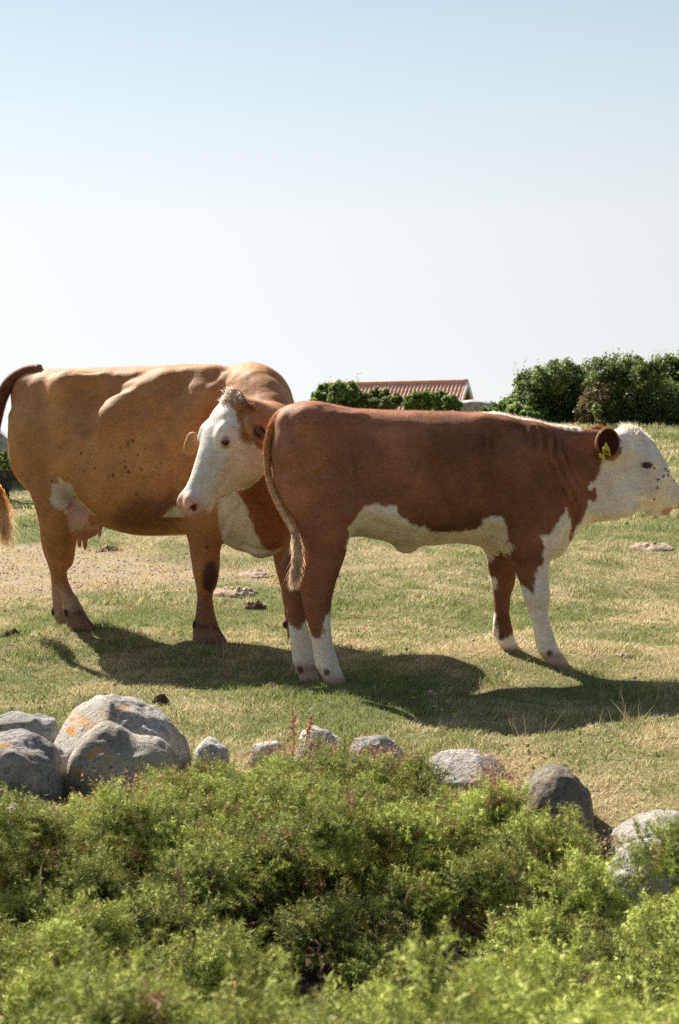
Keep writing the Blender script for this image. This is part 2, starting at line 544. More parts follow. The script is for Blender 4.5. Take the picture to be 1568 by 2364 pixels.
_fix = []
def set_ground_fix(pts):
    """pts: world feet; the sward meets each of them"""
    pts = np.array(pts); s = .42
    K = np.exp(-((pts[:, None, :2] - pts[None, :, :2]) ** 2).sum(2) / (2 * s * s))
    res = pts[:, 2] - ground_base(pts[:, 0], pts[:, 1])
    w = np.linalg.solve(K + np.eye(len(pts)) * .02, res)
    print("ground fix", res.round(3))
    for p, v in zip(pts, w): _fix.append((p[0], p[1], v, s))

def gz(x, y):
    z = ground_base(x, y)
    for a, b, v, s in _fix:
        z = z + v * np.exp(-((x - a) ** 2 + (y - b) ** 2) / (2 * s * s))
    return z

def on_ground(px, py, d0=5.0):
    """where the sight line through a picture point meets the ground"""
    t = np.arange(2.5, 26, .01)
    X = (px - HX) / FPX * t; Z = CAM_H - (py - HY) / FPX * t
    g = gz(X, t)
    i = np.argmax(Z < g)
    return np.array([X[i], t[i], g[i]])

def dirt(x, y):
    """bare trodden ground on the left behind the large cow"""
    c = np.exp(-(((x + 2.6) / 2.5) ** 2 + ((y - 10.2) / 1.35) ** 2))
    n = fbm(x * 1.1, y * 1.6, 0, 61, 4)
    return sstep(.30, .62, c + .22 * n)

def dryness(x, y):
    n = fbm(x * .9, y * .75, 0, 62, 5, .6)
    d = .48 + .30 * n + .30 * fbm(x * 4.2, y * 3.4, 0, 63, 4, .65)
    for cx, cy, rx, ry, a in ((.95, 6.35, .7, .32, .42), (2.0, 6.2, .9, .3, .42), (1.9, 5.3, .6, .7, .22), (.45, 6.9, .5, .4, .2), (1.9, 8.6, .9, .9, .22), (-.55, 5.2, .7, .5, .1), (-1.0, 7.9, .8, .5, -.25), (.0, 8.3, .6, .5, -.30), (-1.6, 6.6, .35, .3, -.3), (1.9, 9.4, .6, .5, -.2), (-.1, 9.6, .5, .5, -.15), (-2.3, 13, 1.0, 1.2, -.2)):
        d = d + a * np.exp(-(((x - cx) / rx) ** 2 + ((y - cy) / ry) ** 2))
    return np.clip(d, 0, 1)

def warp(a, b, n, c0, c1, m):
    """fine steps between c0 and c1, growing outside"""
    core = np.linspace(c0, c1, m)
    left = c0 - (np.geomspace(1, 1 + (c0 - a) * 4, n) - 1)[1:][::-1] / 4 if c0 > a else []
    right = c1 + (np.geomspace(1, 1 + (b - c1) * 4, n) - 1)[1:] / 4
    return np.r_[left, core, right]

def build_ground():
    xs = warp(-500, 500, 60, -3.6, 3.6, 250); ys = warp(-40, 1400, 70, 2.6, 13.5, 330)
    X, Y = np.meshgrid(xs, ys, indexing='ij')
    Z = gz(X, Y)
    V = np.stack([X.ravel(), Y.ravel(), Z.ravel()], 1)
    nx, ny = X.shape
    i = np.arange((nx - 1) * (ny - 1)); a = i // (ny - 1) * ny + i % (ny - 1)
    Q = np.stack([a, a + ny, a + ny + 1, a + 1], 1)
    dr = dryness(X.ravel(), Y.ravel()); dt = dirt(X.ravel(), Y.ravel())
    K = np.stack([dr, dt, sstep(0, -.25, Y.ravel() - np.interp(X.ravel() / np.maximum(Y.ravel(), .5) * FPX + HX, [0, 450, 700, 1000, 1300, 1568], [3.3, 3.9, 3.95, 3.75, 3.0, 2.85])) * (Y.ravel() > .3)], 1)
    t = NT("pasture_soil", .95, .1)
    at_ = t.node("ShaderNodeAttribute"); at_.attribute_name = "coat"
    sp = t.node("ShaderNodeSeparateColor"); t.link(at_.outputs["Color"], sp.inputs[0])
    co = t.coord((1, 1, 1)); n1 = t.noise(55, 6, .75, co); n2 = t.noise(7, 5, .7, co); n3 = t.noise(190, 3, .7, co)
    green = t.ramp(n1, [(.30, (.045, .052, .018)), (.5, (.10, .115, .035)), (.72, (.20, .19, .075))])
    straw = t.ramp(n1, [(.30, (.10, .075, .04)), (.5, (.25, .19, .09)), (.70, (.42, .34, .19))])
    soil = t.ramp(n3, [(.30, (.10, .07, .045)), (.5, (.29, .225, .14)), (.68, (.48, .40, .28))])
    moss = t.ramp(n1, [(.3, (.16, .11, .05)), (.6, (.36, .26, .11))])
    soil2 = t.mix(t.ramp(n2, [(.48, (0, 0, 0)), (.58, (1, 1, 1))]), soil, moss)
    g = t.mix(sp.outputs[0], green, straw); c = t.mix(sp.outputs[1], g, soil2)
    shaded_duff = t.ramp(n1, [(.3, (.012, .010, .007)), (.7, (.05, .04, .025))])  # juniper litter, blackened to paint deep shade between the boughs
    c = t.mix(sp.outputs[2], c, shaded_duff)
    t.color(c); t.bump(n1, .9, .012)
    o = mesh_obj("ground", V, Q, t.m, col=K)
    tag(o, kind="structure")
    return o

M_GRASS = None
def leaf_material(name, transl=.45, rough=.6, spec=.25, grain=0):
    t = NT(name, rough, spec)
    a = t.node("ShaderNodeAttribute"); a.attribute_name = "coat"
    t.color(a.outputs["Color"])
    tr = t.node("ShaderNodeBsdfTranslucent"); t.link(a.outputs["Color"], tr.inputs[0])
    mx = t.node("ShaderNodeMixShader"); mx.inputs[0].default_value = transl
    t.link(t.b.outputs[0], mx.inputs[1]); t.link(tr.outputs[0], mx.inputs[2]); t.link(mx.outputs[0], t.out.inputs[0])
    return t.m

def grass_colour(x, y, r):
    dr = dryness(x, y); dt = dirt(x, y)
    f = noise3(x * 13, y * 13, 0, 71) * .22 + noise3(x * 38, y * 38, 0, 72) * .18 + r.normal(0, .17, len(x))
    k = sstep(.28, .74, dr + f)
    g1 = np.array([.105, .145, .035]); g2 = np.array([.27, .30, .085]); s1 = np.array([.42, .34, .155]); s2 = np.array([.64, .53, .31])
    q = r.random(len(x))[:, None]
    c = (g1 * (1 - q) + g2 * q) * (1 - k[:, None]) + (s1 * (1 - q) + s2 * q) * k[:, None]
    c = np.where((dt > r.random(len(x)))[:, None], np.where(r.random(len(x))[:, None] < .35, np.array([.36, .27, .08]), np.array([.50, .38, .24])) * (.5 + .8 * q), c)
    return c, dt, k

def build_grass():
    r = np.random.default_rng(21)
    parts = []
    for y0, y1, dens, hh, ww in ((3.0, 4.6, 15000, .024, .0022), (4.6, 6.4, 12500, .024, .0024), (6.4, 8.6, 8500, .026, .0028), (8.6, 12, 4000, .030, .0038), (12, 17, 1500, .04, .006), (17, 25.5, 620, .06, .010)):
        half = lambda y: .29 * y + .6
        area = (half(y0) + half(y1)) * (y1 - y0)
        n = int(dens * area)
        y = y0 + (y1 - y0) * r.random(n); x = (r.random(n) * 2 - 1) * half(y)
        c, dt, k = grass_colour(x, y, r)
        tuft = .50 + .75 * sstep(-.2, .9, fbm(x * 5, y * 5, 0, 81, 3)) + .5 * sstep(.2, .8, noise3(x * 17, y * 17, 0, 82))
        keep = (r.random(n) > dt * .72) & ~((y < 4.0) & (x < -.3) & (r.random(n) < .3))
        x, y, c, k, tuft = x[keep], y[keep], c[keep], k[keep], tuft[keep]; n = len(x)
        h = hh * tuft * (.45 + .8 * r.random(n)); w = ww * (.7 + .6 * r.random(n))
        a = r.random(n) * 6.283; b = a + 1.57 + r.normal(0, .6, n); lean = (.25 + .9 * r.random(n)) * h * (1 + .5 * k)
        z = gz(x, y) - .002
        P = np.stack([x, y, z], 1); s = np.stack([np.cos(a), np.sin(a), 0 * a], 1) * w[:, None] / 2
        d = np.stack([np.cos(b), np.sin(b), 0 * b], 1)
        up = np.array([0, 0, 1.0])
        m = P + d * (lean * .35)[:, None] + up * (h * .6)[:, None]; tp = P + d * lean[:, None] + up * h[:, None]
        VV = np.stack([P - s, P + s, m + s * .8, m - s * .8, tp], 1)
        parts.append((VV.reshape(-1, 3), n, np.repeat(c, 5, 0)))
    V = np.concatenate([p[0] for p in parts]); K = np.concatenate([p[2] for p in parts]); n = len(V) // 5
    b = np.arange(n)[:, None] * 5
    print("blades", n)
    o = mesh_obj("grass", V, b + [[0, 1, 2, 3]], leaf_material("grass_blade", .4, .55, .3), tri=b + [[3, 2, 4]], smooth=False, col=K)
    tag(o, kind="stuff")
    # small round leaves of weeds pressed into the sward
    n = 26000
    y = 3.6 + 8 * r.random(n) ** 1.2; x = (r.random(n) * 2 - 1) * (.255 * y + .3)
    wgt = sstep(-.1, .45, fbm(x * 1.6, y * 1.6, 0, 91, 3)) * (1 - dirt(x, y)); k = r.random(n) < wgt; x, y = x[k], y[k]; n = len(x)
    z = gz(x, y) + .006 + .012 * r.random(n); s = .0045 + .006 * r.random(n)
    a = r.random(n) * 6.283; ti = r.normal(0, .45, n)
    u = np.stack([np.cos(a), np.sin(a), ti], 1) * s[:, None]; v = np.stack([-np.sin(a), np.cos(a), r.normal(0, .45, n)], 1) * (s * .6)[:, None]
    P = np.stack([x, y, z], 1)
    VV = np.stack([P - u, P - u * .2 - v, P + u, P - u * .2 + v], 1).reshape(-1, 3)
    q = r.random(n)[:, None]; c = np.array([.09, .15, .03]) * (1 - q) + np.array([.24, .27, .08]) * q
    br = r.random(n) < .22; c[br] = np.array([.30, .20, .11])
    o = mesh_obj("clover_leaves", VV, np.arange(n * 4).reshape(-1, 4), leaf_material("weed_leaf", .3, .8, .1), smooth=False, col=np.repeat(c, 4, 0))
    tag(o, kind="stuff")
    # dry seed stalks and litter
    V, Q, K = [], [], []
    Rr, D, Ln, Kk = [], [], [], []
    spots = [(750, 1545), (690, 1540), (705, 1545), (850, 1500), (1010, 1640), (1160, 1470), (1430, 1670), (1200, 1700), (985, 1520), (905, 1490), (1360, 1520), (1410, 1655), (1455, 1660), (1470, 1600), (560, 1500), (520, 1520), (280, 1530), (420, 1540)]
    for px, py in spots:
        for _ in range(5):
            p = on_ground(px + r.normal(0, 26), py + r.normal(0, 12)); Rr.append(p); D.append(unit((r.normal(0, .35), r.normal(0, .35), 1))); Ln.append(.06 + .07 * r.random()); Kk.append((.50, .38, .22))
    for _ in range(160):
        y = 4 + 6 * r.random(); x = (r.random() * 2 - 1) * .25 * y; Rr.append(np.array([x, y, float(gz(x, y))])); D.append(unit((r.normal(0, 1), r.normal(0, 1), .35))); Ln.append(.03 + .06 * r.random()); Kk.append((.52, .42, .26))
    tv, tq, tk = locks(Rr, D, Ln, Kk, 2, .004, .0011, 4, .08, 22, .15)
    o = mesh_obj("dry_stalks", tv, tq, leaf_material("dry_stalk", .3, .7, .2), smooth=False, col=tk); tag(o, kind="stuff")
    # gravel on the bare patch
    sv, sq = sphere_mesh(7, 4)
    V, Q, K = [], [], []; m = 0
    for _ in range(5200):
        y = 8.4 + 4 * r.random(); x = -.3 - 3.4 * r.random()
        if dirt(x, y) < .35 + .4 * r.random(): continue
        s = .0025 + .008 * r.random() ** 4; sc = np.array([1 + .4 * r.random(), .8 + .4 * r.random(), .5]) * s
        V.append(sv * sc * (1 + .15 * r.normal(0, 1, (len(sv), 1)).clip(-1, 1)) + [x, y, float(gz(x, y)) + s * .25]); Q.append(sq + m * len(sv)); m += 1
        K.append(np.tile((np.array([.50, .44, .36]) * (.4 + .9 * r.random())), (len(sv), 1)))
    t = hide_material("gravel_stone", .8, 300, .2)
    o = mesh_obj("gravel", np.concatenate(V), np.concatenate(Q), t, smooth=False, col=np.concatenate(K)); tag(o, kind="stuff")
    # yellow flowers, uncounted
    Vv, Kk = [], []
    for cx, cy, rx, ry, n in ((1000, 1290, 150, 22, 60), (640, 1345, 22, 16, 36), (1090, 1330, 70, 25, 16), (860, 1310, 60, 30, 16), (1500, 1300, 80, 60, 8), (1050, 1670, 120, 30, 5), (350, 1520, 180, 30, 7), (900, 1640, 200, 80, 6)):
        for _ in range(n):
            p = on_ground(cx + r.normal(0, rx * .6), cy + r.normal(0, ry * .6)); s = .0045 + .003 * r.random(); h = .022 + .012 * r.random()
            for j in range(5):
                a = j * 1.257 + r.random() * .5
                Vv += [p + [0, 0, h], p + [s * math.cos(a - .5), s * math.sin(a - .5), h + .002], p + [s * 1.5 * math.cos(a), s * 1.5 * math.sin(a), h + .003], p + [s * math.cos(a + .5), s * math.sin(a + .5), h + .002]]
                Kk += [(.72, .60, .05)] * 4
    o = mesh_obj("yellow_flowers", np.array(Vv), np.arange(len(Vv)).reshape(-1, 4), leaf_material("yellow_petal", .3, .6, .2), smooth=False, col=np.array(Kk)); tag(o, kind="stuff")
# ------------------------------------------------------------------ animals
def hide_material(name, rough=0.68, grain=420, amp=0.16, translucent=False):
    t = NT(name, rough, 0.12)
    a = t.node("ShaderNodeAttribute"); a.attribute_name = "coat"
    f = t.noise(grain, 3, 0.7, t.coord((1, 1, 2.2)))
    g = t.noise(9, 4, 0.6, t.coord((1, 1, 1)))
    v = t.ramp(f, [(0.25, (1 - amp,) * 3), (0.75, (1 + amp * 0.6,) * 3)])
    v2 = t.ramp(g, [(0.3, (0.80, 0.79, 0.77)), (0.7, (1.12, 1.12, 1.12))])
    st = t.noise(70, 4, .7, t.coord((.55, .55, 1.0))); sr = t.ramp(st, [(.3, (.84, .83, .82)), (.7, (1.14, 1.14, 1.14))])
    c = t.mix(1.0, a.outputs["Color"], v, 'MULTIPLY'); c = t.mix(1.0, c, sr, 'MULTIPLY'); c = t.mix(1.0, c, v2, 'MULTIPLY')
    t.color(c)
    t.b.inputs["Sheen Weight"].default_value = 0.0
    t.b.inputs["Sheen Roughness"].default_value = 0.5
    if translucent:
        tr = t.node("ShaderNodeBsdfTranslucent"); t.link(c, tr.inputs[0])
        mx = t.node("ShaderNodeMixShader"); mx.inputs[0].default_value = 0.5
        t.link(t.b.outputs[0], mx.inputs[1]); t.link(tr.outputs[0], mx.inputs[2]); t.link(mx.outputs[0], t.out.inputs[0])
    else:
        t.bump(t.mix(.5, f, st), 0.45, 0.004)
    return t.m

M_HIDE = hide_material("short_coat")
M_FUR = hide_material("fine_hair", rough=0.65, translucent=True)
M_EYE = NT("wet_eye", 0.08, 0.6).color((0.012, 0.010, 0.012)).m
M_TAG = plain("yellow_tag_plastic", (0.52, 0.43, 0.03), 0.4, 0.4, 0.12, 60)
M_INK = plain("black_ink", (0.02, 0.02, 0.015), 0.6, 0.2)
M_FLY = plain("fly_black", (0.012, 0.011, 0.012), 0.35, 0.5)

def surf_pt(B, S, px, py):
    p = B.hit(S, px, py)
    return p

def ridge(B, S, pts, rad, rise, k=0.03, op='+', r_end=None):
    """raise (or press in) a rounded fold that follows points seen on the near side"""
    q = [B.hit(S, *p) for p in pts]
    q = [p for p in q if p is not None]
    if len(q) < 2: return
    n = S.grad(np.array(q))
    sgn = -1 if op == '+' else 1
    c = [p + g * sgn * (rad - rise) for p, g in zip(q, n)]
    m = len(c)
    rr = [rad] * m
    if r_end is not None: rr = list(np.linspace(rad, r_end, m))
    if op == '-' and m > 2:
        # ends fade out
        c[0] = c[0] + n[0] * rise * 0.7; c[-1] = c[-1] + n[-1] * rise * 0.7
    for i in range(m - 1):
        S.cap(c[i], c[i + 1], rr[i], rr[i + 1], k, op)

def outline_loft(S, B, U, top, bot, wl, k=0.03, nar=None, p=2.2, y=0.0):
    U = unit(U); N = unit(np.array([0, 0, 1.0]) - U * U[2])
    o = B.L(top[0][0], (top[0][1] + bot[0][1]) / 2, y)
    def un(l):
        P = np.array([B.L(a, b, y) for a, b in l]) - o
        return P @ U, P @ N
    tu, tn = un(top); bu, bn = un(bot)
    it, ib = np.argsort(tu), np.argsort(bu)
    tu, tn, bu, bn = tu[it], tn[it], bu[ib], bn[ib]
    u = np.linspace(max(tu[0], bu[0]), max(tu[-1], bu[-1]), 26)
    T = pchip(tu, tn, np.clip(u, tu[0], tu[-1])); Bn = pchip(bu, bn, np.clip(u, bu[0], bu[-1]))
    f = (u - u[0]) / (u[-1] - u[0])
    w = pchip([q[0] for q in wl], [q[1] for q in wl], f)
    na = None if nar is None else np.interp(f, [q[0] for q in nar], [q[1] for q in nar])
    S.loft(o, U, N, u, T, Bn, w, k, None, na, p)

def split_hoof(S, x, y, z, fwd=0.05, wid=0.004, h=0.05):
    S.ell((x + fwd, y, z), (0.05, wid + .003, h), 0.006, None, '-')
    S.cap((x - .06, y - .06, z + .028), (x + .03, y - .075, z + .045), .006, .006, .006, '-')

def eye_socket(B, S, px, py, r=0.030, slit=(0.020, 0.0095), rise=0.012, tilt=0.0, ball=0.0165):
    p = B.hit(S, px, py); n = S.grad(p)[0]
    S.ell(p - n * (r - rise), (r, r, r * 0.95), 0.02)
    p = B.hit(S, px, py); n = S.grad(p)[0]
    up = unit(np.array([0, 0, 1.0]) - n * n[2]); side = np.cross(up, n)
    side2 = side * math.cos(tilt) + up * math.sin(tilt); up2 = np.cross(n, side2)
    S.ell(p + up2 * 0.012 - n * 0.002, (0.024, 0.007, 0.010), 0.010, [side2, up2, n])
    S.ell(p - n * 0.002, (slit[0], slit[1], 0.014), 0.003, [side2, up2, n], '-')
    return p, n, ball

def add_eye(root, info, name="eye"):
    p, n, r = info
    V, Q = sphere_mesh(24, 16)
    o = mesh_obj(name, V * r + (p - n * (r * 0.86)), Q, M_EYE, root)
    return o

def sphere_mesh(nu, nv):
    V = []
    for j in range(nv + 1):
        t = math.pi * j / nv
        for i in range(nu):
            a = 2 * math.pi * i / nu
            V.append([math.sin(t) * math.cos(a), math.sin(t) * math.sin(a), math.cos(t)])
    Q = [[j * nu + i, (j + 1) * nu + i, (j + 1) * nu + (i + 1) % nu, j * nu + (i + 1) % nu] for j in range(nv) for i in range(nu)]
    return np.array(V), np.array(Q)

def vnormals(V, Q):
    n = np.cross(V[Q[:, 2]] - V[Q[:, 0]], V[Q[:, 3]] - V[Q[:, 1]])
    N = np.zeros_like(V)
    for j in range(4): np.add.at(N, Q[:, j], n)
    return N / (np.linalg.norm(N, axis=1, keepdims=True) + 1e-12)

def relax(V, Q, it=1, f=0.5):
    for _ in range(it):
        acc = np.zeros_like(V); c = np.zeros(len(V))
        for j in range(4):
            np.add.at(acc, Q[:, j], V[Q[:, (j + 1) % 4]] + V[Q[:, (j + 3) % 4]]); np.add.at(c, Q[:, j], 2)
        V = V * (1 - f) + acc / c[:, None] * f
    return V

def lerp3(a, b, t):
    return np.asarray(a) * (1 - t)[:, None] + np.asarray(b) * t[:, None]

# ================================================================== the heifer in front
CB = Beast((at(1000, 1540, 5.95)[0], 5.95, 0.03), math.radians(12))
def build_calf():
    B = CB
    S = Sdf((-0.86, -0.34, -0.06), (1.16, 0.34, 1.24), 0.0062)
    st = [(622, 1005, 1060, .030, 0), (630, 968, 1100, .085, 0), (650, 943, 1150, .125, 0), (680, 934, 1190, .155, 0), (720, 932, 1225, .18, .05),
          (770, 935, 1243, .198, .08), (820, 943, 1238, .212, .05), (880, 946, 1248, .232, 0), (938, 948, 1262, .245, -.02), (990, 949, 1259, .25, -.02),
          (1058, 951, 1254, .25, 0), (1110, 952, 1262, .238, .1), (1154, 955, 1286, .22, .2), (1190, 963, 1298, .205, .28), (1230, 972, 1297, .185, .3),
          (1264, 979, 1287, .165, .25), (1300, 985, 1264, .135, .15), (1320, 988, 1238, .12, .1), (1358, 991, 1208, .105, 0), (1400, 994, 1200, .095, 0), (1428, 1002, 1196, .08, 0)]
    x = [B.L(q[0], 1080)[0] for q in st]
    S.loft((0, 0, 0), (1, 0, 0), (0, 0, 1), x, [B.L(q[0], q[1])[2] for q in st], [B.L(q[0], q[2])[2] for q in st], [q[3] for q in st], 0, None, [q[4] for q in st], 2.25)
    # head in profile
    outline_loft(S, B, (0.88, 0, -0.47),
                 [(1398, 1003), (1425, 1000), (1449, 990), (1468, 992), (1499, 1013), (1515, 1038), (1531, 1067), (1547, 1098), (1568, 1126), (1580, 1142), (1590, 1160)],
                 [(1368, 1190), (1390, 1197), (1421, 1199), (1452, 1190), (1471, 1181), (1509, 1178), (1535, 1177), (1568, 1172), (1586, 1166)],
                 [(0, .07), (.15, .085), (.3, .098), (.45, .098), (.6, .072), (.75, .056), (.88, .055), (.96, .048), (1, .02)],
                 0.03, [(0, 0), (.3, -.12), (.6, -.15), (1, -.1)], 2.3)
    e = lambda px, py, y: B.L(px, py, y)
    S.ell(e(1440, 1150, -.055), (.075, .045, .062), .04)            # cheeks
    S.ell(e(1440, 1150, .055), (.075, .045, .062), .04)
    S.ell(e(1452, 1003, 0), (.05, .05, .035), .03)                  # poll
    S.cap(e(1500, 1180, 0), e(1537, 1180, 0), .022, .019, .015)     # lower lip
    S.ell(e(1570, 1152, -.03), (.03, .022, .035), .02)              # wings of the nose
    S.ell(e(1570, 1152, .03), (.03, .022, .035), .02)
    S.ell(e(1572, 1150, -.05), (.012, .012, .009), .004, None, '-')
    S.ell(e(1572, 1150, .05), (.012, .012, .009), .004, None, '-')
    # lips: the mouth line
    for s_ in (-1, 1):
        S.cap(e(1502, 1168, s_ * .047), e(1532, 1177, s_ * .047), .0035, .006, .005, '-')
    # haunches, shoulders, bones
    for s_ in (-1, 1):
        S.ell((B.L(715, 1060)[0], s_ * .085, B.L(715, 1060)[2]), (.17, .115, .22), .07)
        S.ell((B.L(1225, 1120)[0], s_ * .085, B.L(1225, 1120)[2]), (.13, .105, .24), .08)
        S.ell((B.L(800, 1140)[0], s_ * .145, B.L(800, 1140)[2]), (.06, .045, .12), .06)   # stifle
    S.ell(e(938, 1262, 0), (.045, .03, .028), .03)                  # navel
    S.ell(e(1278, 1255, 0), (.05, .05, .06), .05)                   # brisket
    # legs
    nh = B.rows([(1110, 640, 825, .085, -.12), (1160, 655, 832, .09, -.12), (1200, 676, 818, .086, -.122), (1240, 690, 806, .078, -.125), (1270, 698, 799, .068, -.128), (1300, 694, 791, .060, -.13),
        (1325, 688, 783, .054, -.13), (1350, 690, 774, .046, -.13), (1380, 697, 767, .040, -.13), (1412, 703, 764, .035, -.13), (1461, 716, 764, .033, -.13), (1489, 721, 769, .034, -.13),
        (1507, 724, 774, .037, -.13), (1535, 729, 782, .040, -.13), (1553, 739, 790, .037, -.13), (1570, 748, 799, .043, -.13), (1583, 755, 803, .046, -.13)], -.13)
    fh = B.rows([(1160, 660, 800, .08, .12), (1240, 675, 780, .07, .12), (1274, 660, 762, .06, .115), (1316, 642, 737, .052, .11), (1366, 657, 713, .042, .11), (1401, 661, 707, .037, .11),
        (1429, 665, 707, .034, .11), (1489, 672, 722, .034, .11), (1525, 676, 728, .038, .11), (1550, 684, 732, .036, .11), (1566, 692, 737, .042, .11), (1577, 695, 740, .044, .11)], .11)
    nf = B.rows([(1150, 1165, 1288, .07, -.11), (1200, 1168, 1284, .07, -.115), (1250, 1174, 1275, .064, -.12), (1286, 1181, 1268, .058, -.125), (1305, 1186, 1266, .052, -.125), (1330, 1195, 1266, .047, -.13),
        (1355, 1205, 1266, .042, -.13), (1383, 1211, 1267, .040, -.13), (1415, 1223, 1264, .033, -.13), (1440, 1230, 1270, .032, -.13), (1465, 1234, 1278, .034, -.13), (1500, 1242, 1290, .038, -.13),
        (1516, 1252, 1303, .036, -.13), (1529, 1261, 1310, .043, -.13), (1539, 1264, 1312, .045, -.13)], -.13)
    ff = B.rows([(1200, 1112, 1200, .06, .12), (1250, 1116, 1196, .058, .12), (1277, 1121, 1193, .054, .12), (1308, 1128, 1190, .048, .12), (1346, 1134, 1187, .043, .12), (1374, 1140, 1178, .040, .12),
        (1412, 1142, 1175, .033, .12), (1440, 1139, 1180, .033, .12), (1458, 1138, 1183, .037, .12), (1475, 1145, 1188, .036, .12), (1490, 1154, 1195, .042, .12), (1501, 1159, 1198, .044, .12)], .12)
    for r_ in (nh, fh, nf, ff):
        S.zleg(r_, .045)
    feet = []
    for r_ in (nh, fh, nf, ff):
        q = min(r_, key=lambda t: t[0]); feet.append((q[1], q[2], q[0]))
        split_hoof(S, q[1], q[2], q[0] + .015, .045)
        for s_ in (-1, 1):
            S.ell((q[1] - .045, q[2] + s_ * .024, q[0] + .062), (.016, .012, .016), .008)   # dewclaws
    # knees and hocks
    S.ell(e(1240, 1372, -.155), (.042, .022, .045), .03); S.ell(e(700, 1322, -.13), (.03, .03, .04), .03)
    # ears
    ec = e(1402, 1023, -.140); S.cap(e(1440, 1046, -.07), ec + [.022, .012, -.035], .032, .026, .025)
    S.ell(e(1436, 1026, -.045), (.045, .05, .05), .03); S.ell(e(1425, 1030, 0), (.06, .07, .06), .04)
    Re = [unit((.96, -.16, -.05)), unit((.16, .97, .1)), unit((.03, -.1, 1))]
    S.ell(ec, (.053, .036, .067), .012, Re)
    S.cap(ec + [.008, -.004, -.045], ec + [.03, .0, -.060], .024, .018, .02)
    S.ell(ec + np.array([-.004, -.034, .006]), (.044, .052, .056), .006, Re, '-')
    S.cap(ec + [.004, -.03, -.02], ec + [.022, -.025, -.05], .022, .010, .008, '-')
    fc = e(1380, 998, .13); S.cap(e(1410, 1012, .06), fc + [.02, -.01, 0], .03, .02, .02)
    S.ell(fc, (.048, .024, .03), .015, [unit((1, .15, .12)), unit((-.15, 1, 0)), unit((-.12, 0, 1))])
    # the folds of the neck, flank and elbow
    for pts, rd, dp in (
        ([(1254, 990), (1262, 1050), (1290, 1115), (1318, 1165), (1333, 1205)], .012, .0065),
        ([(1276, 992), (1284, 1050), (1308, 1110), (1330, 1150), (1338, 1180)], .012, .007),
        ([(1294, 992), (1300, 1035), (1322, 1090), (1342, 1140)], .011, .006),
        ([(1234, 985), (1238, 1040), (1262, 1100), (1296, 1150), (1322, 1200)], .012, .005),
        ([(1210, 985), (1215, 1050), (1235, 1110)], .012, .003),
        ([(1112, 985), (1116, 1060), (1112, 1130)], .010, .0022),
        ([(1130, 985), (1136, 1060), (1132, 1140)], .010, .0022),
        ([(780, 1060), (740, 1090), (706, 1115)], .012, .005),
        ([(812, 1010), (826, 1060), (834, 1110), (828, 1140)], .02, .006),
        ([(780, 1160), (792, 1175), (790, 1195)], .014, .006),
        ([(1150, 1210), (1165, 1250), (1183, 1295)], .012, .006),
        ([(1128, 1235), (1150, 1270), (1178, 1300)], .012, .005),
        ([(1170, 1200), (1182, 1250), (1190, 1290)], .014, .006),
        ([(1337, 1170), (1330, 1205), (1318, 1240)], .012, .007),
        ([(1452, 1150), (1490, 1165), (1508, 1158)], .012, .003)):
        ridge(B, S, pts, rd * .9, dp * 2.1, .010, '-')
    for pts, rd, rs in (
        ([(660, 962), (700, 962), (740, 975)], .045, .010), ([(770, 960), (800, 968), (830, 960)], .035, .007),
        ([(690, 990), (680, 1040), (690, 1100)], .05, .006), ([(1120, 968), (1180, 985), (1200, 1030)], .06, .006),
        ([(800, 1190), (840, 1165), (900, 1190), (950, 1210)], .03, .008), ([(1128, 1205), (1150, 1200), (1170, 1240), (1184, 1280)], .022, .007),
        ([(1266, 1180), (1285, 1220), (1280, 1260)], .03, .006), ([(1360, 1180), (1410, 1185), (1460, 1178)], .02, .005),
        ([(1470, 1040), (1492, 1048), (1512, 1062)], .022, .005)):
        ridge(B, S, pts, rd, rs, .03)
    eyeN = eye_socket(B, S, 1494, 1074, .028, (.021, .0085), .010, -.15, .016)
    P = eyeN[0] * np.array([1, -1, 1]); nn = eyeN[1] * np.array([1, -1, 1])
    S.ell(P - nn * .018, (.028, .028, .026), .02)
    V, Q = S.surface(); V = relax(V, Q, 1, .4)
    N = vnormals(V, Q)
    V = V + N * (fbm(V[:, 0] * 14, V[:, 1] * 14, V[:, 2] * 14, 5, 3) * .0016)[:, None]
    N = vnormals(V, Q)
    # ---- coat
    c3 = lambda l: [(599.5 + .3529 * a, 907 + .3529 * b) for a, b in l]
    c4 = lambda l: [(1076 + .3137 * a, 922.3 + .3137 * b) for a, b in l]
    pf = B.poly(c3([(560, 1010), (575, 985), (590, 880), (640, 790), (690, 740), (770, 710), (800, 745), (890, 735), (905, 800), (960, 830), (1000, 870), (1090, 880), (1130, 915), (1250, 915), (1400, 900), (1440, 885), (1450, 830), (1500, 800)])
                + c4([(180, 855), (240, 850), (265, 900), (300, 950), (300, 1010), (315, 1050), (370, 1090), (345, 1130), (352, 1240), (200, 1300), (-500, 1300)]), -.2)
    pl = B.poly(c4([(610, 920), (600, 960), (580, 1000), (512, 1005), (555, 1070), (550, 1180), (505, 1270), (495, 1330), (480, 1420), (405, 1375), (380, 1500), (480, 1750), (500, 2040), (820, 2040), (640, 1500), (700, 1290), (850, 1110), (778, 1010), (785, 930), (755, 870), (732, 800), (690, 835), (645, 900)]), -.15)
    ph = B.poly(c4([(1125, 200), (1140, 260), (1128, 330), (1100, 400), (1000, 432), (990, 470), (960, 560), (945, 595), (890, 640), (882, 662), (940, 660), (962, 705), (940, 742), (885, 750), (880, 800), (840, 900), (785, 975), (780, 1010), (900, 960), (1100, 1000), (2000, 1000), (2000, 0), (1125, 0)]), -.09)
    pc = B.poly(c4([(-60, 60), (100, 104), (250, 135), (380, 190), (500, 226), (600, 244), (700, 246), (835, 232), (835, 150), (300, 30)]), 0.0)
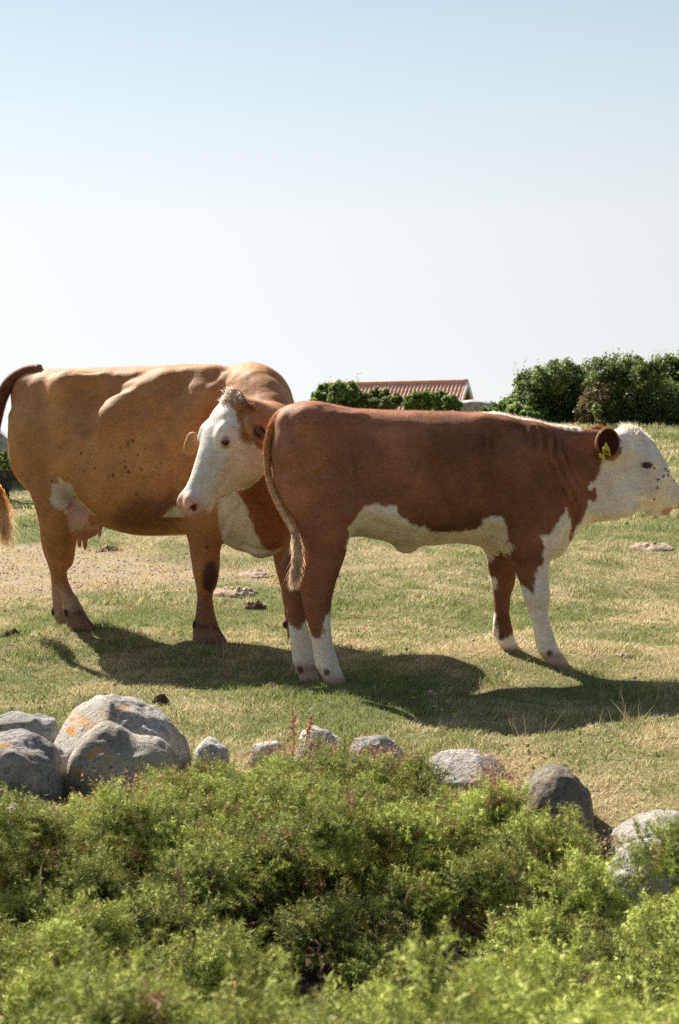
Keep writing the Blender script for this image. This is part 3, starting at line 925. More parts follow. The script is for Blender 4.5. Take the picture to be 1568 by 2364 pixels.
    pn = B.poly(c3([(460, 1415), (445, 1445), (420, 1450), (415, 1540), (395, 1600), (350, 1600), (325, 1560), (300, 2000), (700, 2000), (600, 1415)]), -.13)
    pr = B.poly(c3([(180, 1490), (235, 1545), (300, 1480), (340, 1560), (420, 2000), (100, 2000)]), .11)
    q1 = B.poly(c4([(165, 1290), (200, 1310), (215, 1390), (195, 1400), (160, 1330)]), .12)
    q2 = B.poly(c4([(205, 1560), (212, 1700), (235, 1745), (300, 1752), (340, 1690), (420, 1700), (420, 1900), (100, 1900), (150, 1560)]), .12)
    qs = B.poly(c4([(830, 770), (862, 760), (830, 880), (792, 925), (790, 900)]), -.11)
    eyep = B.L(1494, 1076, -.09)
    kx = B.L(1180, 1320)[0]
    def colf(P, n):
        P2 = P[:, [0, 2]]
        jit = noise3(P[:, 0] * 55, P[:, 1] * 55, P[:, 2] * 40, 3) * .008 + noise3(P[:, 0] * 170, P[:, 1] * 170, P[:, 2] * 120, 4) * .006
        near = P[:, 1] < 0
        m = np.zeros(len(P))
        def put(poly, sel, soft=.007):
            sd = poly_sd(P2, poly) + jit
            return np.where(sel, 1 - sstep(-soft, soft, sd), 0)
        hind = P[:, 0] < 0.0; low = P[:, 2] < .55
        m = np.maximum(m, put(pf, ~(low & (P[:, 2] < .42)) | near))
        m = np.where((P[:, 2] < .42) & ~near, 0, m)
        m = np.maximum(m, put(pl, near | (P[:, 2] > .5)))
        m = np.maximum(m, put(ph, (P[:, 0] > .5) & (P[:, 2] > .5)))
        m = np.maximum(m, put(pc, (P[:, 1] > -.05) & (P[:, 2] > 1.0), .006))
        m = np.maximum(m, put(pn, near & hind)); m = np.maximum(m, put(pr, ~near & hind & (P[:, 2] < .42)))
        m = np.maximum(m, put(q1, ~near & ~hind & low)); m = np.maximum(m, put(q2, ~near & ~hind & low))
        br = np.array([.25, .103, .050]); wh = np.array([.82, .73, .62])
        v = fbm(P[:, 0] * 5, P[:, 1] * 5, P[:, 2] * 5, 8, 3)
        base = br[None] * (1 + .16 * v)[:, None]
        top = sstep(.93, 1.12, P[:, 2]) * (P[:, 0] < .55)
        base = lerp3(base, np.array([.36, .15, .075])[None].repeat(len(P), 0), top * .7)  # sunlit back painted in: coat lightened towards the spine
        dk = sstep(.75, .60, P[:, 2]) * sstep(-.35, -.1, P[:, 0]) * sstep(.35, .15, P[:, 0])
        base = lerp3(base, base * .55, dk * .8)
        base = base * (1 + .16 * sstep(.0, -.25, P[:, 0]) * sstep(.45, .7, P[:, 2]) - .14 * sstep(-.2, 0, P[:, 0]) * sstep(.4, .2, P[:, 0]) * sstep(1.05, .95, P[:, 2]))[:, None]  # dusty pale thigh; muscle shadow on the barrel painted into the colour
        base = base * (1 + .20 * fbm(P[:, 0] * 9, P[:, 1] * 9, P[:, 2] * 9, 12, 4, .6))[:, None]
        ww = wh[None] * (1 + .05 * noise3(P[:, 0] * 22, P[:, 1] * 22, P[:, 2] * 22, 9))[:, None]
        # the belly's hair is yellower, the throat pinker
        ww = lerp3(ww, np.array([.66, .52, .33])[None].repeat(len(P), 0), sstep(.72, .60, P[:, 2]) * (P[:, 2] > .45) * sstep(.5, .2, P[:, 0]) * .6)
        c = lerp3(base, ww, m)
        # feet: pink horn
        ft = sstep(.055, .015, P[:, 2] + .012 * v - np.where(P[:, 0] > .1, .055, 0))
        c = lerp3(c, np.array([.46, .27, .20])[None].repeat(len(P), 0), ft * .8)
        for fx, fy, fz in feet:
            for s_ in (-1, 1):
                dd = np.linalg.norm((P - [fx - .050, fy + s_ * .030, fz + .062]) / [.9, 1, 1], axis=1)
                c = lerp3(c, np.array([.09, .045, .03])[None].repeat(len(P), 0), sstep(.020, .011, dd) * .9)
        # nose and lips pink, eye rims
        nz = B.L(1575, 1160, 0)
        dn = np.hypot(P[:, 0] - nz[0], (P[:, 2] - nz[2]))
        c = lerp3(c, np.array([.52, .27, .20])[None].repeat(len(P), 0), sstep(.062, .035, dn + jit) * .75)
        dl = np.hypot((P[:, 0] - B.L(1538, 1183)[0]) / 1.3, (P[:, 2] - B.L(1538, 1183)[2]))
        c = lerp3(c, np.array([.48, .24, .17])[None].repeat(len(P), 0), sstep(.03, .015, dl) * .8)
        Pm = P.copy(); Pm[:, 1] = -np.abs(Pm[:, 1])
        de = np.linalg.norm((Pm - eyeN[0]) / [1.25, 1, .75], axis=1)
        c = lerp3(c, np.array([.28, .12, .08])[None].repeat(len(P), 0), sstep(.027, .017, de) * .9)
        # brown ears, the inside dark
        di = np.linalg.norm((P - ec) / [.062, .06, .078], axis=1)
        earm = sstep(1.15, .95, di) * (P[:, 1] < -.10)
        ins = sstep(.98, .82, np.linalg.norm((P - ec) / [.05, 1, .064], axis=1)) * (n[:, 1] < .35) * (P[:, 1] > ec[1] - .033)
        ce = lerp3(np.array([.33, .15, .08])[None].repeat(len(P), 0), np.array([.075, .024, .015])[None].repeat(len(P), 0), ins)
        c = lerp3(c, ce, earm)
        df = np.linalg.norm((P - fc) / [.065, .06, .05], axis=1)
        c = lerp3(c, np.array([.30, .13, .07])[None].repeat(len(P), 0), sstep(1.2, 1.0, df))
        return np.clip(c, 0.005, .9)
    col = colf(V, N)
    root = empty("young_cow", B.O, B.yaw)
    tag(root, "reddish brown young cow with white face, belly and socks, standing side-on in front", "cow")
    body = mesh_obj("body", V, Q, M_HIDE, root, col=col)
    def flow(P, n):
        f = np.tile(np.array([-1.0, 0, -.45]), (len(P), 1))
        lg = sstep(.62, .5, P[:, 2])
        f = lerp3(f, np.array([0, 0, -1.0])[None].repeat(len(P), 0), lg)
        hd = sstep(.60, .7, P[:, 0])
        f = lerp3(f, np.array([-.6, 0, .5])[None].repeat(len(P), 0), hd)
        return f
    def length(P, n):
        l = np.full(len(P), .011)
        l = l + .010 * (P[:, 2] > 1.02) * sstep(.2, .35, P[:, 0]) + .012 * sstep(.05, .02, np.hypot(P[:, 0] - B.L(1455, 990)[0], P[:, 2] - B.L(1455, 990)[2]))
        return l
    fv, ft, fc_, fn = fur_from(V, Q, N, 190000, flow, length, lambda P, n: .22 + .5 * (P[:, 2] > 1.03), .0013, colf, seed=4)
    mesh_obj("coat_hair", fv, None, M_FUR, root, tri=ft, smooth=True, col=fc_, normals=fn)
    add_eye(root, eyeN); add_eye(root, (P, nn, eyeN[2]))
    # forelock tuft, white crest hair
    r = np.random.default_rng(5)
    R0, D0, L0, K0 = [], [], [], []
    for i in range(150):
        px = 1433 + r.random() * 62; py = np.interp(px, [1433, 1449, 1468, 1495], [997, 990, 993, 1012])
        y = r.normal(0, .03); p = B.L(px, py, y); p[2] -= .006 + abs(y) * .25
        R0.append(p); D0.append(unit((.1 + r.normal(0, .5), r.normal(0, .5), 1))); L0.append(.028); K0.append((.78, .72, .63))
    for i in range(800):
        px = 1140 + r.random() * 205; py = np.interp(px, [1150, 1201, 1264, 1345], [956, 967, 981, 990])
        y = .005 + r.normal(0, .018); p = B.L(px, py, y); p[2] -= .008
        R0.append(p); D0.append(unit((-.9, r.normal(0, .3), .5))); L0.append(.030); K0.append((.78, .72, .62))
    tv, tq, tk = locks(R0, D0, L0, K0, 12, .004, .0013, 4, .12, 6)
    mesh_obj("white_crest_hair", tv, tq, M_FUR, root, col=tk)
    # tail
    tp = [(716, 938, .0, 20), (690, 942, -.01, 19), (662, 950, -.02, 17), (640, 968, -.03, 15.5), (625, 998, -.045, 14), (617, 1040, -.06, 12.5), (618, 1080, -.07, 11.5),
          (627, 1120, -.09, 11), (643, 1160, -.11, 10.5), (661, 1195, -.14, 9.5), (677, 1226, -.17, 9), (685, 1255, -.19, 8), (687, 1275, -.2, 5)]
    path = resample([list(B.L(a, b, c)) + [w * .62 * 5.75 / FPX] for a, b, c, w in tp], 60)
    pv, pq, pt = tube(path[:, :3], path[:, 3], 18)
    pcn = vnormals(pv, pq)
    def tcol(P, n):
        t = sstep(.98, .64, P[:, 2])
        c = lerp3(np.array([.55, .25, .11])[None].repeat(len(P), 0), np.array([.82, .62, .40])[None].repeat(len(P), 0), t)
        return c
    tail = mesh_obj("tail", pv, pq, M_HIDE, root, tri=pt, col=tcol(pv, pcn))
    fv, ft, fk, fn = fur_from(pv, pq, pcn, 16000, lambda P, n: np.where(P[:, [2]] > 1.05, np.array([[-1.0, 0, -.3]]), np.array([[.25, -.1, -1.0]])), lambda P, n: np.full(len(P), .016), lambda P, n: np.full(len(P), .45), .0012, tcol, seed=8)
    mesh_obj("tail_hair", fv, None, M_FUR, tail, tri=ft, col=fk, normals=fn)
    R0, D0, L0, K0 = [], [], [], []
    for i in range(150):
        t = r.random(); px = np.interp(t, [0, .5, 1], [681, 689, 684]) + r.normal(0, 3.4); py = 1228 + t * 78
        R0.append(B.L(px, py, -.19)); D0.append(unit((np.interp(t, [0, .6, 1], [.10, -.02, -.05]) + .05 * r.normal(), r.normal(0, .07), -1))); L0.append(.075); K0.append((.82, .70, .54) if r.random() < .75 else (.55, .34, .17))
    for i in range(30):
        R0.append(B.L(681 + r.normal(0, 3), 1305 + r.random() * 14, -.19)); D0.append(unit((-.12 + .12 * r.normal(), 0, -1))); L0.append(.075); K0.append((.72, .56, .42))
    tv, tq, tk = locks(R0, D0, L0, K0, 10, .003, .0013, 6, .05, 7, .10)
    mesh_obj("tail_tuft", tv, tq, M_FUR, tail, col=tk)
    # ear tags
    def plate(pts, y, th, name, tilt=(0, 0)):
        a = [B.L(px, py, y + tilt[0] * i_) for i_, (px, py) in enumerate(pts)]
        n = len(a); Vv = np.array(a + [p + np.array([0, th, 0]) for p in a])
        me = bpy.data.meshes.new(name)
        me.from_pydata([tuple(v) for v in Vv], [], [list(range(n)), list(range(2 * n - 1, n - 1, -1))] + [[i, i + n, (i + 1) % n + n, (i + 1) % n] for i in range(n)])
        o = bpy.data.objects.new(name, me); C.objects.link(o); me.materials.append(M_TAG); o.parent = root
        return o
    pl1 = plate([(1397, 1022), (1400, 1021), (1404, 1030), (1408, 1036), (1410, 1053), (1393, 1047), (1391, 1034), (1395, 1030)], -.182, .003, "ear_tag")
    plate([(1385, 1047), (1397, 1050), (1396, 1060), (1391, 1059), (1384, 1056)], -.172, .003, "ear_tag")
    for px, py, ch in ((1394.6, 1046.5, "1"), (1397.6, 1047.3, "7"), (1401.6, 1048.2, "0"), (1405.8, 1049.3, "7")):
        cu = bpy.data.curves.new("tag_number", 'FONT'); cu.body = ch; cu.size = .021; cu.extrude = .0006
        dg = bpy.data.objects.new("tmp_digit", cu); C.objects.link(dg)
        bpy.context.view_layer.update()
        me = bpy.data.meshes.new_from_object(dg.evaluated_get(bpy.context.evaluated_depsgraph_get()))
        bpy.data.objects.remove(dg)
        o = bpy.data.objects.new("tag_number", me); C.objects.link(o); me.materials.append(M_INK); o.parent = pl1
        o.location = B.L(px - 2, py, -.1845); o.rotation_euler = (math.radians(90), 0, 0); o.scale = (.75, 1, 1)
    # flies on the face
    fm = []
    fly = None
    for i, (px, py, wh) in enumerate([(1587, 1127, 0), (1510.7, 1080.8, 1), (1535.8, 1083.2, 2), (1541.8, 1088.5, 3), (1531.5, 1099.2, 4), (1541.9, 1097.2, 5), (1519.3, 1107.2, 6), (1517.4, 1126.0, 7), (1510.1, 1151.8, 8), (1556.5, 1109.0, 9)][1:]):
        p = B.hit(S, px, py)
        if p is None: p = B.hit(S, px - 4, py + 4)
        if p is None: continue
        nn_ = S.grad(p)[0]
        if fly is None:
            sv, sq = sphere_mesh(10, 6)
            V1 = sv * [.0046, .0026, .0024]; V2 = sv * [.0018, .0019, .0018] + [.0056, 0, 0]; V3 = sv * [.0046, .0014, .0004] + [-.003, .002, .0022]; V4 = sv * [.0046, .0014, .0004] + [-.003, -.002, .0022]
            VV = np.concatenate([V1, V2, V3, V4]); QQ = np.concatenate([sq + i_ * len(sv) for i_ in range(4)])
            fly = mesh_obj("fly", VV, QQ, M_FLY); o = fly
        else:
            o = fly.copy(); C.objects.link(o)
        o.location = B.world(p + nn_ * .002)
        nw = Vector(nn_ @ B.R)
        o.rotation_euler = (Matrix.Rotation(i * 1.3, 4, nw) @ nw.to_track_quat('Z', 'Y').to_matrix().to_4x4()).to_euler()
        where = ["touching the eye's front corner", "topmost on the nose ridge", "second from top on the nose ridge", "upper one midway down the nose", "third from top on the nose ridge", "halfway between eye and mouth corner", "alone on the upper lip", "at the mouth corner", "lowest on the nose ridge"][i]
        tag(o, "black fly on the young cow's face, " + where, "fly", "flies on the young cow's face")
    return root, feet

# ================================================================== the cow behind
KB = Beast((at(330, 1470, 7.25)[0], 7.25, 0.03), math.radians(-17))
def build_cow():
    B = KB
    W2L = lambda w: B.R @ (np.asarray(w, float) - B.O)
    D2L = lambda d: B.R @ np.asarray(d, float)
    S = Sdf((-1.0, -.95, -.06), (1.05, .48, 1.46), 0.0075)
    st = [(40, 890, 950, .06, 0), (49, 868, 985, .10, .1), (66, 858, 1040, .145, .30), (100, 853, 1110, .19, .42), (150, 852, 1122, .225, .42), (200, 850, 1152, .255, .40), (250, 849, 1202, .295, .36),
          (295, 848, 1230, .335, .3), (350, 846, 1237, .35, .32), (420, 842, 1236, .33, .34), (480, 846, 1234, .30, .3), (520, 848, 1238, .27, .4), (550, 844, 1252, .245, .42), (580, 845, 1262, .22, .42),
          (605, 856, 1250, .19, .3), (628, 884, 1220, .14, .2), (645, 925, 1160, .09, 0), (652, 980, 1080, .04, 0)]
    x = [B.L(q[0], 1080)[0] for q in st]
    S.loft((0, 0, 0), (1, 0, 0), (0, 0, 1), x, [B.L(q[0], q[1])[2] for q in st], [B.L(q[0], q[2])[2] for q in st], [q[3] for q in st], 0, None, [q[4] for q in st], 2.2)
    e = lambda px, py, y: B.L(px, py, y)
    for s_ in (-1, 1):
        S.ell((B.L(122, 1030)[0], s_ * .12, B.L(122, 1030)[2]), (.18, .125, .25), .08)      # haunch
        S.ell((B.L(500, 1060)[0], s_ * .15, B.L(500, 1060)[2]), (.17, .12, .32), .08)   # shoulder
    nh = B.rows([(960, 30, 190, .07, -.12), (1030, 44, 180, .085, -.15), (1090, 58, 170, .095, -.175), (1130, 72, 166, .095, -.19), (1170, 87, 164, .09, -.195), (1210, 97, 162, .08, -.2), (1240, 103, 161, .07, -.2),
        (1271, 110, 162, .06, -.2), (1300, 116, 157, .05, -.2), (1320, 122, 151, .042, -.2), (1355, 133, 160, .038, -.2), (1385, 145, 180, .042, -.2), (1408, 150, 191, .05, -.2), (1428, 155, 203, .047, -.2), (1445, 159, 217, .058, -.2), (1456, 160, 224, .062, -.2)], -.2)
    fh = B.rows([(1130, 88, 180, .09, .16), (1190, 92, 177, .085, .17), (1230, 96, 175, .075, .17), (1250, 98, 174, .066, .17), (1271, 102, 172, .056, .17), (1300, 112, 166, .046, .17), (1320, 118, 152, .040, .17),
        (1355, 122, 149, .037, .17), (1385, 123, 151, .040, .17), (1410, 124, 153, .048, .17), (1428, 130, 160, .045, .17), (1442, 136, 168, .052, .17), (1452, 139, 172, .055, .17)], .17)
    nf = B.rows([(1080, 430, 540, .09, -.18), (1140, 426, 522, .09, -.19), (1186, 424, 511, .082, -.2), (1229, 433, 511, .075, -.2), (1271, 441, 506, .066, -.2), (1313, 447, 505, .060, -.2), (1347, 454, 499, .054, -.2), (1376, 457, 489, .043, -.2),
        (1412, 454, 493, .048, -.2), (1437, 450, 500, .054, -.2), (1456, 448, 508, .055, -.2), (1472, 446, 518, .064, -.2), (1484, 447, 522, .066, -.2)], -.2)
    ff = B.rows([(1180, 610, 690, .07, .15), (1240, 624, 692, .066, .16), (1295, 634, 690, .056, .17), (1345, 646, 690, .048, .17), (1400, 656, 692, .040, .17), (1440, 662, 700, .046, .17), (1468, 664, 714, .054, .17), (1482, 666, 718, .056, .17)], .17)
    for r_ in (nh, fh, nf, ff): S.zleg(r_, .055)
    feet = []
    for r_ in (nh, fh, nf, ff):
        q = min(r_, key=lambda t: t[0]); feet.append((q[1], q[2], q[0]))
        split_hoof(S, q[1], q[2], q[0] + .02, .06, .006, .06)
        for s_ in (-1, 1):
            S.ell((q[1] - .06, q[2] + s_ * .028, q[0] + .09), (.022, .016, .022), .01)
    S.ell(e(478, 1322, -.235), (.05, .035, .07), .03)      # knee
    # udder
    u0 = e(197, 1192, -.06); S.ell(u0 + np.array([.0, -.02, .01]), (.105, .125, .130), .025)
    for px, py, y, l in ((183, 1232, -.12, 32), (196, 1236, -.04, 34), (229, 1212, -.10, 28), (219, 1215, -.0, 24)):
        S.cap(e(px, py - 12, y), e(px + 1, py + l - 4, y), .019, .010, .012)
    # neck, turned towards the lens and back
    hw = at(520, 925, 6.35)
    F = unit((-.405, -.15, -.90)); N0 = np.array((-.80, -.50, .395)); Nn = unit(N0 - F * (N0 @ F)); Sd = np.cross(F, Nn)
    if Sd[1] > 0: Sd = -Sd
    f_, n_, s__, h0 = D2L(F), D2L(Nn), D2L(Sd), W2L(hw)
    hp = lambda u, n, s: h0 + f_ * u + n_ * n + s__ * s
    A1 = W2L(at(590, 945, 7.0)); A2 = W2L(at(628, 1020, 6.72)); A3 = hp(.06, -.17, 0)
    S.cap(A1, A2, .19, .155, .08, sc=(1, 1, 1.15)); S.cap(A2, A3, .155, .125, .07, sc=(1, 1, 1.1))
    S.cap(W2L(at(590, 1110, 6.9)), W2L(at(612, 1100, 6.65)), .19, .14, .09); S.cap(W2L(at(612, 1100, 6.65)), hp(.16, -.2, 0), .14, .09, .06)
    S.cap(W2L(at(575, 1190, 6.85)), W2L(at(620, 1185, 6.75)), .17, .15, .08)         # brisket
    S.cap(W2L(at(560, 1232, 6.85)), W2L(at(615, 1250, 6.72)), .05, .07, .07, sc=(1, 1, 1))
    S.cap(W2L(at(600, 1262, 6.75)), W2L(at(630, 1238, 6.70)), .045, .05, .05)
    # head
    uu = [-.045, -.02, .02, .08, .14, .20, .275, .35, .415, .47, .503, .530]
    tp = [-.07, -.02, .005, .018, .018, .010, .000, -.008, -.010, -.014, -.030, -.060]
    bt = [-.12, -.17, -.215, -.26, -.282, -.285, -.265, -.215, -.168, -.148, -.135, -.095]
    ww = [.045, .085, .108, .126, .133, .119, .094, .076, .068, .073, .066, .032]
    nr = [0, 0, 0, -.02, -.05, -.08, -.08, -.05, 0, .0, 0, 0]
    S.loft(h0, f_, n_, uu, tp, bt, ww, .03, None, nr, 2.35)
    for s_ in (-1, 1):
        S.ell(hp(.20, -.20, s_ * .062), (.085, .07, .045), .04, [f_, n_, s__])     # cheek
        S.ell(hp(.145, -.025, s_ * .088), (.05, .035, .032), .03, [f_, n_, s__])   # brow
        S.cap(hp(.24, -.085, s_ * .082), hp(.38, -.085, s_ * .058), .022, .014, .03)
        S.ell(hp(.478, -.048, s_ * .040), (.038, .034, .026), .03, [f_, n_, s__]) # nose wings
        S.ell(hp(.492, -.056, s_ * .064), (.022, .012, .018), .006, [unit(f_ + .5 * n_), unit(n_ - .5 * f_), s__], '-'); S.ell(hp(.508, -.050, s_ * .050), (.012, .010, .014), .008, [f_, n_, s__], '-')
        S.cap(hp(.512, -.098, s_ * .050), hp(.425, -.118, s_ * .068), .008, .005, .006, '-')
    S.ell(hp(.478, -.130, 0), (.035, .028, .045), .02, [f_, n_, s__])              # chin
    S.ell(hp(-.035, -.03, 0), (.035, .04, .05), .03, [f_, n_, s__])                # poll
    # ears
    en = W2L(at(592, 996, 6.22)); S.cap(hp(.045, -.10, .085), en, .035, .028, .03)
    e1 = D2L(unit((.45, -.25, -.72))); e3 = D2L(unit((.75, -.55, .2))); e2 = np.cross(e3, e1); e3 = np.cross(e1, e2)
    S.ell(en, (.080, .046, .028), .012, [e1, e2, e3])
    S.ell(en + unit(e3) * .026 + unit(e1) * .012, (.055, .030, .028), .008, [e1, e2, e3], '-')
    ef = W2L(at(441, 1026, 6.52)); S.cap(hp(.10, -.12, -.07), ef + D2L(np.array((.03, .01, .0))), .03, .025, .03)
    S.ell(ef, (.062, .040, .020), .012, [D2L(unit((-.25, .1, -.9))), D2L(unit((-.75, .6, .3))), D2L(unit((.6, .8, 0)))])
    # bones and folds that catch the light
    for pts, rd, rs, kk in (
        ([(62, 890), (100, 890), (142, 892)], .09, .030, .05), ([(140, 888), (160, 886), (178, 882)], .08, .036, .045), ([(150, 895), (140, 930), (148, 975)], .07, .022, .05),
        ([(185, 876), (240, 870), (310, 868)], .04, .014, .03),
        ([(372, 880), (318, 912), (276, 942), (256, 968)], .09, .026, .06), ([(258, 962), (252, 985), (262, 1010)], .08, .022, .05),
        ([(400, 895), (360, 930), (326, 965), (306, 995)], .040, .010, .035), ([(430, 905), (395, 930), (355, 965)], .030, .004, .04),
        ([(396, 868), (440, 864), (490, 866)], .055, .010, .05), ([(482, 876), (468, 905), (444, 950), (430, 1000)], .09, .020, .06), ([(520, 870), (496, 900), (470, 940), (450, 985)], .035, .006, .03), ([(590, 870), (612, 890), (630, 915)], .07, .018, .04),
        ([(160, 1165), (200, 1195), (250, 1215)], .02, .006, .02), ([(425, 1060), (415, 1120), (420, 1180)], .03, .008, .03)):
        ridge(B, S, pts, rd, rs, kk)
    for pts, rd, dp in (
        ([(232, 900), (215, 930), (205, 975), (212, 1010)], .07, .030), ([(300, 892), (262, 905), (225, 925)], .045, .018),
        ([(166, 1080), (158, 1120), (160, 1150)], .03, .012), ([(408, 1040), (402, 1090), (404, 1140), (412, 1180)], .014, .008),
        ([(120, 1000), (112, 1060), (110, 1120)], .05, .006), ([(325, 915), (296, 945), (280, 975)], .014, .007), ([(372, 920), (335, 955)], .014, .006),
        ([(100, 1240), (118, 1262), (122, 1290)], .012, .006),
        ([(135, 1260), (128, 1290), (134, 1330)], .01, .004), ([(555, 1170), (525, 1200), (512, 1235)], .012, .006), ([(640, 1262), (600, 1272), (560, 1258)], .01, .005)):
        ridge(B, S, pts, rd, dp, .02, '-')
    eyeN = eye_socket(B, S, 521, 1022, .030, (.021, .0115), .010, .2, .0185)
    el = eyeN[0] - h0; u_, v_, w_ = el @ f_, el @ n_, el @ s__; mp = hp(u_, v_, -w_); g = eyeN[1]; mn = f_ * (g @ f_) + n_ * (g @ n_) - s__ * (g @ s__)
    S.ell(mp - mn * .02, (.03, .03, .03), .02)
    V, Q = S.surface(); V = relax(V, Q, 1, .4); N = vnormals(V, Q)
    V = V + N * (fbm(V[:, 0] * 10, V[:, 1] * 10, V[:, 2] * 10, 25, 4) * .0026)[:, None]
    fold = sstep(.0, .3, V[:, 0]) * sstep(.75, .9, V[:, 2])
    V = V + N * ((1 - np.abs(noise3(V[:, 0] * 26 + V[:, 2] * 9, V[:, 1] * 12, V[:, 2] * 7, 27))) * .0012 * fold)[:, None]; N = vnormals(V, Q)
    # ---- coat
    hpoly = []
    for px, py in [(527, 905), (531, 920), (541, 977), (566, 1006), (578, 1031), (605, 1043), (640, 1060), (660, 1200), (480, 1260), (350, 1240), (350, 900)]:
        d = B.ray(px, py); pl0 = hp(0, 0, .075); t = ((pl0 - B.eye) @ s__) / (d @ s__); p = B.eye + d * t - h0
        hpoly.append([p @ f_, p @ n_])
    hpoly = np.array(hpoly)
    c1 = lambda l: [(.4216 * a, 807 + .4216 * b) for a, b in l]
    pw = B.poly(c1([(320, 690), (345, 730), (370, 735), (400, 790), (440, 850), (520, 910), (600, 935), (635, 940), (600, 975), (560, 960), (520, 935), (430, 870), (370, 800), (350, 870), (355, 910), (335, 880), (300, 850), (268, 815), (295, 780), (290, 740), (325, 735)]), -.27)
    pb = B.poly(c1([(700, 985), (800, 975), (880, 950), (950, 905), (985, 860), (1060, 860), (1060, 1120), (640, 1120), (640, 1000)]), -.2)
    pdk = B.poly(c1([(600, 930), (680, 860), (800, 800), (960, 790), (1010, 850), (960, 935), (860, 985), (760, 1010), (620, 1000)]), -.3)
    thr = np.array([W2L(at(a, b, 6.75))[[0, 2]] for a, b in [(505, 1150), (560, 1130), (588, 1150), (597, 1190), (614, 1240), (631, 1268), (670, 1266), (690, 1320), (480, 1320), (505, 1240)]])
    kn = e(486, 1335, -.25)
    rs_ = np.random.default_rng(77)
    specks = [(rs_.normal(B.L(360, 1100)[0], .22), rs_.normal(.86, .10), .003 + .005 * rs_.random() ** 2) for _ in range(55)] + [(B.L(335, 1097)[0], B.L(335, 1097, -.3)[2], .011), (B.L(480, 1262, -.25)[0], B.L(480, 1262, -.25)[2], .008)]
    def colf(P, n):
        T1 = lambda c: np.array(c)[None].repeat(len(P), 0)
        P2 = P[:, [0, 2]]
        jit = noise3(P[:, 0] * 45, P[:, 1] * 45, P[:, 2] * 35, 3) * .010 + noise3(P[:, 0] * 140, P[:, 1] * 140, P[:, 2] * 100, 4) * .007
        v = fbm(P[:, 0] * 4, P[:, 1] * 4, P[:, 2] * 4, 8, 3)
        c = T1((.455, .212, .078)) * (1 + .18 * v)[:, None]
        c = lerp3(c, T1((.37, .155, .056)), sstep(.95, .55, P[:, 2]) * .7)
        c = lerp3(c, T1((.47, .235, .096)), sstep(.85, 1.2, P[:, 2]) * (P[:, 0] < -.2) * .6)  # highlight along the upper rump painted into the coat
        nd = (P[:, 1] < .05)
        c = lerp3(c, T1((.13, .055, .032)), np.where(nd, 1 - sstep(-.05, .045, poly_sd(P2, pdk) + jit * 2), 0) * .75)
        # flies' dirt and specks of mud
        for sx, sz, sr_ in specks:
            c = lerp3(c, T1((.05, .03, .02)), sstep(1.1, .7, np.hypot((P[:, 0] - sx) / sr_, (P[:, 2] - sz) / (sr_ * 1.25)) + jit * 20) * nd * .8)
        wh = T1((.60, .49, .36))
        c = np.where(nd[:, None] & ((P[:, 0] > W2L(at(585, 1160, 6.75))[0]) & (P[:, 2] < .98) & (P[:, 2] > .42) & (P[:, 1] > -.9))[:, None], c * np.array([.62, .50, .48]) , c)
        body_ = P[:, 2] > .45
        m = np.where(nd & body_, 1 - sstep(-.004, .006, poly_sd(P2, pw) + jit), 0)
        m = np.maximum(m, np.where(body_, 1 - sstep(-.01, .012, poly_sd(P2, pb) + jit), 0))
        # head and throat
        q = P - h0; u = q @ f_; nn = q @ n_; s = q @ s__
        isb = (P[:, 1] < .05) & (P[:, 0] > .2) & (u > .28)
        wh = lerp3(wh, T1((.56, .43, .30)), sstep(.25, .35, P[:, 0]))  # chest white toned down, its shade painted into the colour
        m = np.maximum(m, np.where((P[:, 1] < -.02) & (P[:, 2] > .4) & (P[:, 0] > .30), 1 - sstep(-.006, .01, poly_sd(P2, thr) + jit), 0))
        leg = (P[:, 2] < .62) & (P[:, 1] < -.115) & (P[:, 0] < .42)
        m = np.where(leg, 0, m)
        c = lerp3(c, wh, m)
        hb = (u > -.09) & (u < .55) & (nn < .07) & (nn > -.31) & (np.abs(s) < .15)
        hm = np.where(hb, 1 - sstep(-.004, .006, poly_sd(np.stack([u, nn], 1), hpoly) + jit), 0)
        hw_ = T1((.76, .69, .60)); gy = sstep(.0, .5, noise3(P[:, 0] * 9, P[:, 1] * 9, P[:, 2] * 9, 31) + .2) * sstep(-.19, -.04, nn)
        hw_ = lerp3(hw_, T1((.56, .56, .54)), gy * .7)
        hw_ = lerp3(hw_, T1((.60, .46, .34)), sstep(-.06, -.2, nn) * .75)  # shaded side of the face painted in as tan cheeks
        c = lerp3(c, hw_, hm)
        # pink nose
        pk = sstep(.447, .478, u + .25 * (nn + .05) + jit) * hb * (nn > -.16)
        c = lerp3(c, T1((.56, .30, .23)), pk * .85)
        nsd = np.linalg.norm(np.stack([(u - .495) / .021, (nn + .052) / .016, (np.abs(s) - .062) / .02], 1), axis=1)
        c = lerp3(c, T1((.14, .045, .035)), sstep(1.1, .8, nsd))
        # ears brown
        for cc_ in (en, ef):
            c = lerp3(c, T1((.42, .20, .085)), sstep(.095, .075, np.linalg.norm(P - cc_, axis=1)))
        c = lerp3(c, T1((.06, .025, .02)), sstep(.05, .035, np.linalg.norm(P - (en + unit(e3) * .012 + unit(e1) * .02), axis=1)))
        de = np.linalg.norm(P - eyeN[0], axis=1)
        c = lerp3(c, T1((.34, .16, .11)), sstep(.032, .018, de + jit) * .85)
        # legs: pale pasterns, dark feet, dark knee
        L = P[:, 2] < .32
        c = lerp3(c, T1((.40, .29, .21)), sstep(.30, .20, P[:, 2] + jit * 2) * .75 * (P[:, 0] < 0))
        c = lerp3(c, T1((.13, .06, .045)), sstep(.26, .15, P[:, 2] + jit * 3 + .03 * v) * (P[:, 0] > 0) * .6)
